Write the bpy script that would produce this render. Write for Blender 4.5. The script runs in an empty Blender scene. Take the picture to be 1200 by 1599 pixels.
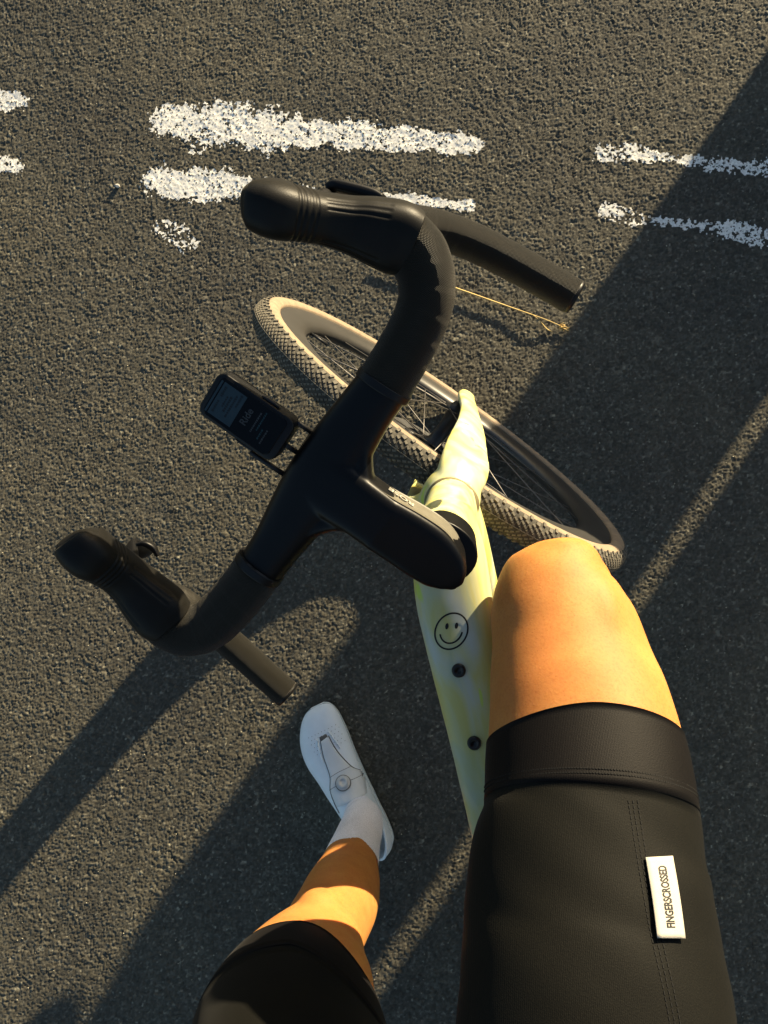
import bpy, math, random
import numpy as np
from mathutils import Vector, Matrix
from mathutils.bvhtree import BVHTree

SC = bpy.context.scene
COL = SC.collection
rad = math.radians

# ------------------------------------------------------------------ camera
cam_d = bpy.data.cameras.new('camera')
cam = bpy.data.objects.new('camera', cam_d)
COL.objects.link(cam)
CR = Matrix(((0.9954, 0.0, 0.0955), (0.0082, 0.9963, -0.0856), (-0.0952, 0.0860, 0.9917)))
cam.matrix_world = Matrix.Translation((0, 0, 1.5899)) @ CR.to_4x4()
cam_d.sensor_fit = 'VERTICAL'
cam_d.sensor_height = 36.0
cam_d.lens = 36.0 * 1220 / 1599
cam_d.clip_start = 0.02
cam_d.clip_end = 500
SC.camera = cam

# ------------------------------------------------------------------ light
SUN_EL, SUN_AZ = 10.8, 55.7          # degrees; azimuth measured from +x towards +y
w = bpy.data.worlds.new('World')
SC.world = w
w.use_nodes = True
nt = w.node_tree
bg = nt.nodes['Background']
sky = nt.nodes.new('ShaderNodeTexSky')
sky.sky_type = 'NISHITA'
sky.sun_disc = False
sky.ozone_density = 1.5
sky.sun_elevation = rad(SUN_EL)
sky.sun_rotation = rad(90 - SUN_AZ)
nt.links.new(sky.outputs[0], bg.inputs[0])
bg.inputs[1].default_value = 0.062
sun_d = bpy.data.lights.new('sun', 'SUN')
sun_d.energy = 5.0
sun_d.angle = rad(0.53)
sun_d.color = (1.0, 0.82, 0.53)
sun = bpy.data.objects.new('sun', sun_d)
COL.objects.link(sun)
sdir = Vector((math.cos(rad(SUN_AZ)) * math.cos(rad(SUN_EL)), math.sin(rad(SUN_AZ)) * math.cos(rad(SUN_EL)), math.sin(rad(SUN_EL))))
sun.rotation_euler = sdir.to_track_quat('Z', 'Y').to_euler()
sun.location = sdir * 8
SC.view_settings.view_transform = 'Standard'
SC.view_settings.look = 'None'
SC.view_settings.gamma = 1.0
SC.view_settings.exposure = 1.62
SC.view_settings.use_curve_mapping = False

# ------------------------------------------------------------------ materials
class NB:
    def __init__(s, name):
        s.m = bpy.data.materials.new(name); s.m.use_nodes = True
        s.t = s.m.node_tree; s.b = s.t.nodes['Principled BSDF']
    def n(s, kind, **kw):
        o = s.t.nodes.new(kind)
        for k, v in kw.items():
            if k.startswith('i_'):
                key = k[2:]
                o.inputs[int(key) if key.isdigit() else key].default_value = v
            else: setattr(o, k, v)
        return o
    def l(s, a, b): s.t.links.new(a, b)
    def set(s, **kw):
        for k, v in kw.items():
            s.b.inputs[k.replace('_', ' ')].default_value = v
    def coord(s, which='Object'):
        return s.n('ShaderNodeTexCoord').outputs[which]
    def noise(s, scale, vec=None, detail=4, rough=.55, dist=0):
        o = s.n('ShaderNodeTexNoise'); o.inputs['Scale'].default_value = scale
        o.inputs['Detail'].default_value = detail; o.inputs['Roughness'].default_value = rough
        o.inputs['Distortion'].default_value = dist
        s.l(vec if vec is not None else s.coord(), o.inputs['Vector'])
        return o.outputs['Fac']
    def ramp(s, fac, stops):
        r = s.n('ShaderNodeValToRGB'); e = r.color_ramp.elements
        while len(e) < len(stops): e.new(0.5)
        for k, (p, c) in enumerate(stops):
            e[k].position = p; e[k].color = (*c, 1)
        s.l(fac, r.inputs[0]); return r.outputs[0]
    def bump(s, h, strength=.3, dist=.001, prev=None):
        b = s.n('ShaderNodeBump'); b.inputs['Strength'].default_value = strength
        b.inputs['Distance'].default_value = dist
        s.l(h, b.inputs['Height'])
        if prev is not None: s.l(prev, b.inputs['Normal'])
        return b.outputs[0]
    def normal(s, o): s.l(o, s.b.inputs['Normal'])
    def color(s, o): s.l(o, s.b.inputs['Base Color'])
    def math(s, op, a, b=None):
        o = s.n('ShaderNodeMath', operation=op)
        for k, v in ((0, a), (1, b)):
            if v is None: continue
            if isinstance(v, (int, float)): o.inputs[k].default_value = v
            else: s.l(v, o.inputs[k])
        return o.outputs[0]
    def mix(s, f, a, b, mode='MIX'):
        o = s.n('ShaderNodeMix', data_type='RGBA', blend_type=mode)
        for k, v in ((0, f), (6, a), (7, b)):
            if isinstance(v, (int, float)): o.inputs[k].default_value = v
            elif isinstance(v, tuple): o.inputs[k].default_value = (*v, 1)
            else: s.l(v, o.inputs[k])
        return o.outputs[2]

def flat(name, col, rough=.5, metal=0, spec=.5, bump=0, bscale=800, var=.12):
    b = NB(name); b.set(Roughness=rough, Metallic=metal); b.b.inputs['Specular IOR Level'].default_value = spec
    nz = b.noise(bscale * .08, detail=5)
    c = Vector(col)
    b.color(b.ramp(nz, [(.3, tuple(c * (1 - var))), (.7, tuple(c * (1 + var)))]))
    if bump: b.normal(b.bump(b.noise(bscale), bump, .0006))
    return b.m

def asphalt_mat():
    b = NB('asphalt'); b.set(Roughness=.82); b.b.inputs['Specular IOR Level'].default_value = .22
    at = b.n('ShaderNodeAttribute'); at.attribute_name = 'stone'
    sep = b.n('ShaderNodeSeparateColor'); b.l(at.outputs['Color'], sep.inputs[0])
    co = b.coord()
    # r: stone id value, g: cavity, b: 1 outside of the finely modelled part
    vor = b.n('ShaderNodeTexVoronoi'); vor.inputs['Scale'].default_value = 150; b.l(co, vor.inputs['Vector'])
    vs = b.n('ShaderNodeSeparateColor'); b.l(vor.outputs['Color'], vs.inputs[0])
    idv = b.mix(sep.outputs[2], sep.outputs[0], vs.outputs[0])
    base = b.ramp(idv, [(0, (.064, .058, .044)), (.45, (.084, .077, .058)), (.82, (.112, .103, .079)), (.96, (.165, .152, .115)), (.996, (.28, .26, .19))])
    big = b.noise(2.2, co, 5, .6)
    tone = b.ramp(big, [(.3, (.80, .80, .83)), (.5, (.98, .98, .97)), (.7, (1.16, 1.13, 1.06))])
    c1 = b.mix(1.0, base, tone, 'MULTIPLY')
    fine = b.noise(900, co, 3, .6)
    c2 = b.mix(1.0, c1, b.ramp(fine, [(.3, (.7, .7, .7)), (.7, (1.3, 1.3, 1.3))]), 'MULTIPLY')
    b.color(c2)
    n1 = b.bump(b.noise(620, co, 4, .7), .55, .0012)
    h = b.math('MULTIPLY', vor.outputs['Distance'], sep.outputs[2])
    n2 = b.bump(b.math('MULTIPLY', h, -1.0), 1.0, .004, n1)
    b.normal(n2)
    return b.m

def paint_mat():
    b = NB('worn_road_paint'); b.set(Roughness=.7); b.b.inputs['Specular IOR Level'].default_value = .3
    co = b.coord()
    b.color(b.ramp(b.noise(160, co, 5, .65), [(.30, (.30, .28, .23)), (.42, (.70, .68, .61)), (.62, (.88, .86, .80))]))
    b.normal(b.bump(b.noise(700, co), .3, .0007))
    return b.m

def tape_mat():
    b = NB('black_bar_tape'); b.set(Roughness=.45); b.b.inputs['Sheen Weight'].default_value = .14; b.b.inputs['Sheen Roughness'].default_value = .35; b.b.inputs['Sheen Tint'].default_value = (1, .95, .85, 1); b.b.inputs['Specular IOR Level'].default_value = .14
    uv = b.coord('UV')
    mp = b.n('ShaderNodeMapping'); b.l(uv, mp.inputs[0])
    mp.inputs['Rotation'].default_value = (0, 0, rad(45)); mp.inputs['Scale'].default_value = (1, 1, 1)
    sp = b.n('ShaderNodeSeparateXYZ'); b.l(mp.outputs[0], sp.inputs[0])
    k = 2 * math.pi / .0021
    sx = b.math('SINE', b.math('MULTIPLY', sp.outputs[0], k)); sy = b.math('SINE', b.math('MULTIPLY', sp.outputs[1], k))
    h = b.math('MULTIPLY', sx, sy)
    ab = b.math('ABSOLUTE', h)
    b.color(b.ramp(ab, [(0, (.004, .0038, .0032)), (.6, (.017, .0157, .012))]))
    b.normal(b.bump(ab, .75, .0009))
    return b.m

def rubber_mat(name, col, rough, bscale=900, bs=.25):
    m = flat(name, col, rough, 0, .16, bs, bscale, .15); b = m.node_tree.nodes['Principled BSDF']
    b.inputs['Sheen Weight'].default_value = .12; b.inputs['Sheen Roughness'].default_value = .3; b.inputs['Sheen Tint'].default_value = (1, .95, .82, 1)
    return m

def frame_mat():
    b = NB('marbled_frame_paint'); b.set(Roughness=.5); b.b.inputs['Specular IOR Level'].default_value = .45
    b.b.inputs['Coat Weight'].default_value = .04; b.b.inputs['Coat Roughness'].default_value = .2
    co = b.coord()
    mp = b.n('ShaderNodeMapping'); b.l(co, mp.inputs[0]); mp.inputs['Scale'].default_value = (3.2, 9, 7)
    n1 = b.noise(2.3, mp.outputs[0], 3, .5, 1.2)
    n2 = b.noise(3.7, mp.outputs[0], 2, .5, .8)
    c = b.ramp(n1, [(.34, (.50, .54, .47)), (.46, (.53, .54, .31)), (.58, (.55, .52, .18)), (.72, (.56, .50, .12))])
    g = b.ramp(n2, [(.60, (0, 0, 0)), (.66, (1, 1, 1))])
    c = b.mix(b.math('MULTIPLY', g, .28), c, (.32, .42, .30))
    n3 = b.noise(5.5, mp.outputs[0], 2, .5, .4)
    g3 = b.ramp(n3, [(.66, (0, 0, 0)), (.69, (1, 1, 1))])
    c = b.mix(b.math('MULTIPLY', g3, .8), c, (.50, .66, .08))
    b.color(c)
    b.normal(b.bump(b.noise(30, co), .03, .002))
    return b.m

def skin_mat():
    b = NB('tanned_skin'); b.set(Roughness=.60); b.b.inputs['Specular IOR Level'].default_value = .22
    b.b.inputs['Subsurface Weight'].default_value = .5
    b.b.inputs['Subsurface Radius'].default_value = (.024, .0090, .0028)
    b.b.inputs['Subsurface Scale'].default_value = 1
    co = b.coord()
    n = b.noise(28, co, 6, .62)
    c = b.ramp(n, [(.3, (.40, .150, .040)), (.5, (.45, .178, .048)), (.7, (.49, .205, .058))])
    v = b.noise(420, co, 2, .5)
    c = b.mix(1.0, c, b.ramp(v, [(.34, (.93, .89, .86)), (.52, (1.02, 1.02, 1.02))]), 'MULTIPLY')
    fol = b.n('ShaderNodeTexVoronoi'); fol.inputs['Scale'].default_value = 210; b.l(co, fol.inputs['Vector'])
    c = b.mix(1.0, c, b.ramp(fol.outputs['Distance'], [(.05, (.80, .70, .62)), (.16, (1, 1, 1))]), 'MULTIPLY')
    big = b.noise(9, co, 3, .5)
    c = b.mix(1.0, c, b.ramp(big, [(.35, (1.0, .95, .92)), (.65, (1.0, 1.08, 1.06))]), 'MULTIPLY')
    b.color(c)
    vor = b.n('ShaderNodeTexVoronoi'); vor.inputs['Scale'].default_value = 260; b.l(co, vor.inputs['Vector'])
    bumps = b.ramp(vor.outputs['Distance'], [(.0, (1, 1, 1)), (.32, (0, 0, 0))])
    n1 = b.bump(b.noise(300, co, 4, .6), .22, .0007)
    b.normal(b.bump(bumps, .13, .0005, n1))
    return b.m

def fabric_mat(name, col, rough, sheen=.3, scale=1400, spec=.3):
    b = NB(name); b.set(Roughness=rough); b.b.inputs['Specular IOR Level'].default_value = spec
    b.b.inputs['Sheen Weight'].default_value = sheen; b.b.inputs['Sheen Roughness'].default_value = .4
    co = b.coord()
    c = Vector(col)
    nz = b.noise(7, co, 5, .6)
    cc = b.ramp(nz, [(.3, tuple(c * .85)), (.7, tuple(c * 1.2))])
    fz = b.noise(scale, co, 2, .5)
    cc = b.mix(1.0, cc, b.ramp(fz, [(.3, (.6, .6, .6)), (.7, (1.4, 1.4, 1.4))]), 'MULTIPLY')
    b.color(cc)
    wv = b.n('ShaderNodeTexWave', wave_type='BANDS', bands_direction='X'); wv.inputs['Scale'].default_value = 260
    wv.inputs['Distortion'].default_value = 1.5; wv.inputs['Detail'].default_value = 2
    b.l(co, wv.inputs['Vector'])
    n1 = b.bump(wv.outputs['Fac'], .12, .0005)
    n2 = b.bump(b.noise(900, co, 3, .6), .35, .0006, n1)
    n3 = b.bump(b.noise(12, co, 2, .5, .4), .06, .006, n2)
    b.normal(n3)
    return b.m

def tyre_mat(name, c0, c1):
    b = NB(name); b.set(Roughness=.8); b.b.inputs['Specular IOR Level'].default_value = .25
    co = b.coord()
    b.color(b.ramp(b.noise(60, co, 6, .7), [(.3, c0), (.7, c1)]))
    b.normal(b.bump(b.noise(700, co), .3, .0008))
    return b.m

def concrete_mat():
    b = NB('blocker_concrete'); b.set(Roughness=.85)
    co = b.coord()
    b.color(b.ramp(b.noise(6, co, 8, .65), [(.3, (.24, .23, .21)), (.7, (.36, .35, .32))]))
    b.normal(b.bump(b.noise(60, co, 6), .4, .004))
    return b.m

M = dict(
    asphalt=asphalt_mat(), paint=paint_mat(), tape=tape_mat(),
    carbon=flat('satin_black_carbon', (.003, .003, .0032), .38, 0, .22, .05, 500),
    stem_sunlit=flat('sunlit_black_stem', (.135, .125, .095), .45, 0, .4, .10, 900),  # black stem side, its sunlight painted in as a lighter colour
    hood=rubber_mat('black_hood_rubber', (.0065, .006, .005), .46, 1100, .22),
    rim=flat('black_carbon_rim', (.030, .0285, .026), .42, 0, .5, .05, 300),
    tread=tyre_mat('dusty_tread_rubber', (.030, .028, .024), (.085, .078, .062)),
    knobs=tyre_mat('dusty_knob_rubber', (.085, .078, .062), (.19, .172, .135)),
    skinwall=tyre_mat('tan_tyre_sidewall', (.20, .152, .105), (.30, .228, .152)),
    frame=frame_mat(), skin=skin_mat(),
    steel=flat('brushed_steel', (.22, .22, .22), .4, 1, .5, .05, 400),
    race=flat('tan_seal_ring', (.20, .17, .09), .6, 0, .3),
    spoke=flat('black_steel_spoke', (.14, .13, .12), .45, .6, .5),
    darkmetal=flat('black_anodised_metal', (.014, .014, .015), .42, .2, .4),
    plastic=flat('black_plastic', (.005, .005, .0055), .42, 0, .25, .08, 900),
    glass=flat('glossy_black_screen_glass', (.003, .0035, .004), .12, 0, .16),
    lcd=flat('grey_blue_display', (.026, .042, .050), .30, 0, .2),
    lcdink=flat('dark_display_ink', (.010, .013, .015), .4, 0, .3),
    lettering=flat('grey_screen_lettering', (.032, .032, .033), .5, 0, .3),
    teal=flat('teal_screen_lettering', (.006, .026, .032), .5, 0, .3),
    ink=flat('black_print', (.010, .010, .010), .5, 0, .3),
    silver=flat('silver_print', (.36, .34, .28), .45, 0, .5),
    bolt=flat('black_bolt', (.012, .012, .012), .42, .2, .5),
    shorts=fabric_mat('charcoal_lycra', (.0046, .0044, .0032), .66, .03, spec=.10),
    band=fabric_mat('black_gripper_band', (.0028, .0021, .0020), .62, .02, 1900, .12),
    stitch=flat('black_thread', (.008, .008, .008), .8, 0, .2),
    jersey=fabric_mat('dark_jersey_cloth', (.03, .03, .034), .8),
    tag=flat('cream_woven_tag', (.46, .43, .36), .8, 0, .2, .3, 1600, .04),
    sock=fabric_mat('white_sock_knit', (.80, .79, .84), .85, .3, 1500, .2),
    shoe=flat('white_shoe_microfibre', (.82, .87, .89), .42, 0, .4, .12, 700, .03),
    tongue=flat('white_perforated_tongue', (.72, .73, .72), .6, 0, .3, .3, 500, .05),
    shoeseam=flat('grey_shoe_edge', (.14, .13, .115), .7, 0, .3),
    dial=flat('pearl_white_dial', (.60, .60, .58), .3, 0, .5, .05, 500, .03),
    sole=flat('pale_grey_sole', (.56, .60, .58), .5, 0, .4, .1, 500, .04),
    straw=flat('dry_straw', (.62, .44, .16), .6, 0, .3, .3, 600, .15),
    stone=flat('pale_pebble', (.50, .48, .43), .8, 0, .3, .4, 500, .2),
    grit=flat('loose_grit', (.42, .38, .28), .8, 0, .3, .4, 500, .4),
    concrete=concrete_mat(),
    leather=flat('black_saddle_cover', (.02, .02, .02), .5, 0, .4, .1, 500),
)

# ------------------------------------------------------------------ helpers
def V(a): return np.array(a, float)
def unit(a): a = V(a); return a / (np.linalg.norm(a) + 1e-12)

class MB:
    """collects vertices and faces, then links them as one mesh object"""
    def __init__(s): s.v = []; s.f = []; s.uv = []; s.mi = []
    def add(s, vs, fs, uvs=None, mi=0):
        o = len(s.v); s.v.extend([tuple(map(float, x)) for x in vs])
        for k, f in enumerate(fs):
            s.f.append(tuple(i + o for i in f)); s.mi.append(mi)
            s.uv.append(uvs[k] if uvs else None)
        return s
    def box(s, c, ex, ey, ez, mi=0):
        c = V(c); ex = V(ex); ey = V(ey); ez = V(ez)
        vs = [c + a * ex + b * ey + d * ez for a in (-1, 1) for b in (-1, 1) for d in (-1, 1)]
        return s.add(vs, [(0, 1, 3, 2), (4, 6, 7, 5), (0, 4, 5, 1), (2, 3, 7, 6), (0, 2, 6, 4), (1, 5, 7, 3)], None, mi)
    def mesh(s, name):
        me = bpy.data.meshes.new(name)
        me.from_pydata(s.v, [], s.f)
        if any(u is not None for u in s.uv):
            ul = me.uv_layers.new(name='UVMap'); k = 0
            flatuv = []
            for f, u in zip(s.f, s.uv):
                flatuv.extend(u if u is not None else [(0, 0)] * len(f))
            ul.data.foreach_set('uv', np.array(flatuv, dtype=np.float32).ravel())
        me.polygons.foreach_set('material_index', s.mi)
        me.update()
        return me

def link(name, me, mats, parent=None, smooth=True, mat4=None):
    if not isinstance(mats, (list, tuple)): mats = [mats]
    if len(me.materials) == 0:
        for m in mats: me.materials.append(m)
    me.polygons.foreach_set('use_smooth', [bool(smooth)] * len(me.polygons))
    o = bpy.data.objects.new(name, me); COL.objects.link(o)
    if parent is not None: o.parent = parent
    if mat4 is not None: o.matrix_local = mat4
    return o
def build(mb, name, mats, parent=None, smooth=True, mat4=None):
    return link(name, mb.mesh(name), mats, parent, smooth, mat4)
def thing(name, label, cat, mat4=None, group=None):
    o = bpy.data.objects.new(name, None); COL.objects.link(o)
    o.empty_display_size = .1
    if mat4 is not None: o.matrix_world = mat4
    o['label'] = label; o['category'] = cat
    if group: o['group'] = group
    return o
def bevelmod(o, wd=.001, seg=2):
    m = o.modifiers.new('bevel', 'BEVEL'); m.width = wd; m.segments = seg; m.limit_method = 'ANGLE'; m.angle_limit = rad(35)

def remesh(mb, voxel, smooth_it=6, name='tmp'):
    me = mb.mesh(name); o = bpy.data.objects.new(name, me); COL.objects.link(o)
    m = o.modifiers.new('r', 'REMESH'); m.mode = 'VOXEL'; m.voxel_size = voxel
    if smooth_it:
        k = o.modifiers.new('s', 'SMOOTH'); k.iterations = smooth_it; k.factor = .5
    dg = bpy.context.evaluated_depsgraph_get(); dg.update()
    out = bpy.data.meshes.new_from_object(o.evaluated_get(dg))
    bpy.data.objects.remove(o); bpy.data.meshes.remove(me)
    out.materials.clear(); out.name = name
    return out

def cr(P, m):
    """Catmull-Rom resample rows of P, m samples per span"""
    P = np.array(P, float); n = len(P); out = []
    for i in range(n - 1):
        p0 = P[i - 1] if i > 0 else 2 * P[0] - P[1]
        p1, p2 = P[i], P[i + 1]
        p3 = P[i + 2] if i + 2 < n else 2 * P[-1] - P[-2]
        for k in range(m):
            t = k / m
            out.append(.5 * ((2 * p1) + (-p0 + p2) * t + (2 * p0 - 5 * p1 + 4 * p2 - p3) * t * t + (-p0 + 3 * p1 - 3 * p2 + p3) * t ** 3))
    out.append(P[-1]); return np.array(out)

def sweep(mb, path, rad_, up=(0, 0, 1), n=24, ex=2.0, disp=None, caps=True, mi=0, dome=0):
    """rings along path; rad_ = (N,2): half size along side and along up"""
    path = np.array(path, float); N = len(path)
    rad_ = np.array(rad_, float)
    if rad_.ndim == 1: rad_ = np.stack([rad_, rad_], 1)
    T = np.gradient(path, axis=0); T /= np.linalg.norm(T, axis=1)[:, None] + 1e-12
    s = np.concatenate([[0], np.cumsum(np.linalg.norm(np.diff(path, axis=0), axis=1))])
    up = np.array(up, float)
    ups = np.repeat(up[None], N, 0) if up.ndim == 1 else up
    vs = []; rings = []
    th = np.arange(n) / n * 2 * math.pi
    for i in range(N):
        t = T[i]; side = np.cross(t, ups[i]); side /= np.linalg.norm(side) + 1e-12
        u = np.cross(side, t)
        c = np.cos(th); sn = np.sin(th)
        cc = np.sign(c) * np.abs(c) ** (2 / ex); ss = np.sign(sn) * np.abs(sn) ** (2 / ex)
        a, b = rad_[i]
        P = path[i] + np.outer(cc * a, side) + np.outer(ss * b, u)
        if disp is not None:
            d = disp(s[i], th); nr = np.outer(c, side) + np.outer(sn, u)
            P = P + nr * np.asarray(d)[:, None]
        rings.append(P)
    circ = 2 * math.pi * rad_.mean()
    V_ = np.concatenate(rings); F = []; U = []
    for i in range(N - 1):
        for j in range(n):
            k = (j + 1) % n
            F.append((i * n + j, (i + 1) * n + j, (i + 1) * n + k, i * n + k))
            v0 = j / n * circ; v1 = (j + 1) / n * circ
            U.append([(s[i], v0), (s[i + 1], v0), (s[i + 1], v1), (s[i], v1)])
    vlist = list(V_)
    if caps:
        for e, (i0, sg) in enumerate(((0, -1), (N - 1, 1))):
            ci = len(vlist); vlist.append(path[i0] + T[i0] * sg * dome)
            for j in range(n):
                k = (j + 1) % n
                a, b = i0 * n + j, i0 * n + k
                F.append((ci, a, b) if sg < 0 else (ci, b, a)); U.append([(0, 0)] * 3)
    mb.add(vlist, F, U, mi)
    return rings, T, s

def lathe(mb, prof, org, axis, n=32, mi=0):
    """prof: (along, radius) pairs about axis"""
    axis = unit(axis); r = unit(np.cross(axis, (0.3, .2, .93) if abs(axis[2]) < .9 else (1, 0, 0))); q = np.cross(axis, r)
    org = V(org); vs = []; fs = []
    for a, rr in prof:
        for j in range(n):
            t = 2 * math.pi * j / n
            vs.append(org + axis * a + (r * math.cos(t) + q * math.sin(t)) * max(rr, 1e-5))
    for i in range(len(prof) - 1):
        for j in range(n):
            k = (j + 1) % n
            fs.append((i * n + j, i * n + k, (i + 1) * n + k, (i + 1) * n + j))
    fs.append(tuple(range(n))[::-1]); fs.append(tuple(range((len(prof) - 1) * n, len(prof) * n)))
    mb.add(vs, fs, None, mi); return mb

def text_mesh(txt, size, extrude=.0002, bold=0):
    c = bpy.data.curves.new('txt', 'FONT'); c.body = txt; c.size = size; c.extrude = extrude
    c.offset = bold; c.align_x = 'CENTER'; c.align_y = 'CENTER'
    o = bpy.data.objects.new('txt', c); COL.objects.link(o)
    dg = bpy.context.evaluated_depsgraph_get(); dg.update()
    me = bpy.data.meshes.new_from_object(o.evaluated_get(dg))
    bpy.data.objects.remove(o); bpy.data.curves.remove(c)
    return me

def bvh_of(me): return BVHTree.FromPolygons([v.co[:] for v in me.vertices], [p.vertices[:] for p in me.polygons])

# ------------------------------------------------------------------ road
random.seed(4); rng = np.random.default_rng(7)

def hashgrid(ix, iy, k):
    h = (ix * 374761393 + iy * 668265263 + k * 2246822519) & 0xFFFFFFFF
    h = ((h ^ (h >> 13)) * 1274126177) & 0xFFFFFFFF
    h = h ^ (h >> 16)
    return (h & 0xFFFFFF) / float(0xFFFFFF)

def vnoise(x, y, k):
    ix = np.floor(x).astype(np.int64); iy = np.floor(y).astype(np.int64)
    fx = x - ix; fy = y - iy; fx = fx * fx * (3 - 2 * fx); fy = fy * fy * (3 - 2 * fy)
    a = hashgrid(ix, iy, k); b_ = hashgrid(ix + 1, iy, k); c = hashgrid(ix, iy + 1, k); d = hashgrid(ix + 1, iy + 1, k)
    return (a * (1 - fx) + b_ * fx) * (1 - fy) + (c * (1 - fx) + d * fx) * fy

def stones(X, Y, cell, k):
    gx = X / cell; gy = Y / cell
    ix = np.floor(gx).astype(np.int64); iy = np.floor(gy).astype(np.int64)
    d1 = np.full(X.shape, 9.); d2 = np.full(X.shape, 9.)
    H = np.zeros(X.shape); ID = np.zeros(X.shape)
    for dx in (-1, 0, 1):
        for dy in (-1, 0, 1):
            cx = ix + dx; cy = iy + dy
            px = cx + .1 + .8 * hashgrid(cx, cy, k); py = cy + .1 + .8 * hashgrid(cx, cy, k + 1)
            ex = gx - px; ey = gy - py
            d = np.sqrt(ex * ex + ey * ey) - .12 * hashgrid(cx, cy, k + 5)
            tx = (hashgrid(cx, cy, k + 2) - .5); ty = (hashgrid(cx, cy, k + 3) - .5)
            hh = hashgrid(cx, cy, k + 4)
            val = hh * .55 + (tx * ex + ty * ey) * 1.1 - .55 * (ex * ex + ey * ey)
            idv = hashgrid(cx, cy, k + 6)
            near = d < d1
            d2 = np.where(near, d1, np.minimum(d2, d))
            H = np.where(near, val, H); ID = np.where(near, idv, ID)
            d1 = np.where(near, d, d1)
    gap = np.clip((d2 - d1) / .22, 0, 1)
    return H, ID, gap

X0, X1, Y0, Y1 = -1.15, .74, -1.00, 1.38
STEP = .0021
nx = int((X1 - X0) / STEP) + 1; ny = int((Y1 - Y0) / STEP) + 1
xs = np.linspace(X0, X1, nx); ys = np.linspace(Y0, Y1, ny)
GX, GY = np.meshgrid(xs, ys)
wx = GX + .0022 * (vnoise(GX / .006, GY / .006, 51) - .5); wy = GY + .0022 * (vnoise(GX / .006, GY / .006, 52) - .5)
H1, ID1, gap1 = stones(wx, wy, .0056, 11)
H2, ID2, gap2 = stones(wx, wy, .0042, 31)
pick = np.clip((vnoise(GX / .014, GY / .014, 61) - .42) * 6, 0, 1)
Z = (H1 * .0030 + gap1 * .0013 - .0012) * (1 - pick) + (H2 * .0021 + gap2 * .0010 - .0009) * pick
Z += (vnoise(GX / .05, GY / .05, 71) - .5) * .0012 + (vnoise(GX / .35, GY / .35, 72) - .5) * .003 - .0012
edge = np.minimum(np.minimum(GX - X0, X1 - GX), np.minimum(GY - Y0, Y1 - GY))
fall = np.clip(edge / .03, 0, 1)
Z = Z * fall
ID = np.where(pick > .5, ID2, ID1)

def grid_faces(nx, ny):
    a = np.arange(nx * ny).reshape(ny, nx)
    return np.stack([a[:-1, :-1], a[:-1, 1:], a[1:, 1:], a[1:, :-1]], -1).reshape(-1, 4)

def np_mesh(name, verts, quads):
    me = bpy.data.meshes.new(name)
    me.vertices.add(len(verts)); me.vertices.foreach_set('co', verts.astype(np.float32).ravel())
    me.loops.add(len(quads) * 4); me.loops.foreach_set('vertex_index', quads.astype(np.int32).ravel())
    me.polygons.add(len(quads)); me.polygons.foreach_set('loop_start', np.arange(0, len(quads) * 4, 4, dtype=np.int32))
    me.update(calc_edges=True)
    return me

base = np.stack([GX.ravel(), GY.ravel(), Z.ravel()], 1)
quads = grid_faces(nx, ny)
# outer apron of the same sheet: eight big quads out to 60 m
xo = [-60, X0, X1, 60]; yo = [-60, Y0, Y1, 60]
ov = np.array([(x, y, 0) for y in yo for x in xo], float)
oq = np.array([(j * 4 + i, j * 4 + i + 1, j * 4 + i + 5, j * 4 + i + 4) for j in range(3) for i in range(3) if not (i == 1 and j == 1)]) + len(base)
me = np_mesh('road', np.concatenate([base, ov]), np.concatenate([quads, oq]))
ca = me.color_attributes.new(name='stone', type='FLOAT_COLOR', domain='POINT')
colr = np.zeros((len(base) + len(ov), 4), np.float32)
colr[:len(base), 0] = ID.ravel(); colr[:, 3] = 1; colr[len(base):, 2] = 1
colr[:len(base), 2] = (1 - fall).ravel()
ca.data.foreach_set('color', colr.ravel())
road = link('road', me, M['asphalt'], None, True)
road['kind'] = 'structure'

# worn double-line dashes: polylines (x, y, half width), density
DASH = [
    ('road_marking', [(-.640, 1.004, .040), (-.55, .990, .046), (-.44, .975, .044), (-.30, .958, .034), (-.16, .942, .027), (-.04, .925, .024), (.030, .915, .022)], .87),
    ('road_marking', [(-.655, .868, .034), (-.58, .856, .036), (-.46, .838, .027), (-.30, .818, .017), (-.12, .802, .013), (.020, .782, .013)], .85),
    ('road_marking', [(-.645, .765, .030), (-.59, .728, .028)], .30),
    ('road_marking', [(-1.13, 1.092, .024), (-1.04, 1.077, .026), (-.975, 1.066, .022)], .72),
    ('road_marking', [(-1.13, .935, .022), (-1.05, .925, .024), (-.985, .916, .020)], .72),
    ('road_marking', [(.300, .888, .024), (.37, .880, .022), (.44, .868, .014), (.53, .852, .020), (.62, .838, .022), (.72, .820, .024)], .50),
    ('road_marking', [(.305, .765, .018), (.345, .748, .026), (.41, .735, .012), (.50, .722, .014), (.57, .702, .024), (.62, .690, .026), (.72, .67, .028)], .46),
]
def blur(A, k):
    for ax_ in (0, 1):
        B_ = A.copy()
        for d in range(1, k + 1): B_ += np.roll(A, d, ax_) + np.roll(A, -d, ax_)
        A = B_ / (2 * k + 1)
    return A
ZS = blur(Z, 2)
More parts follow.
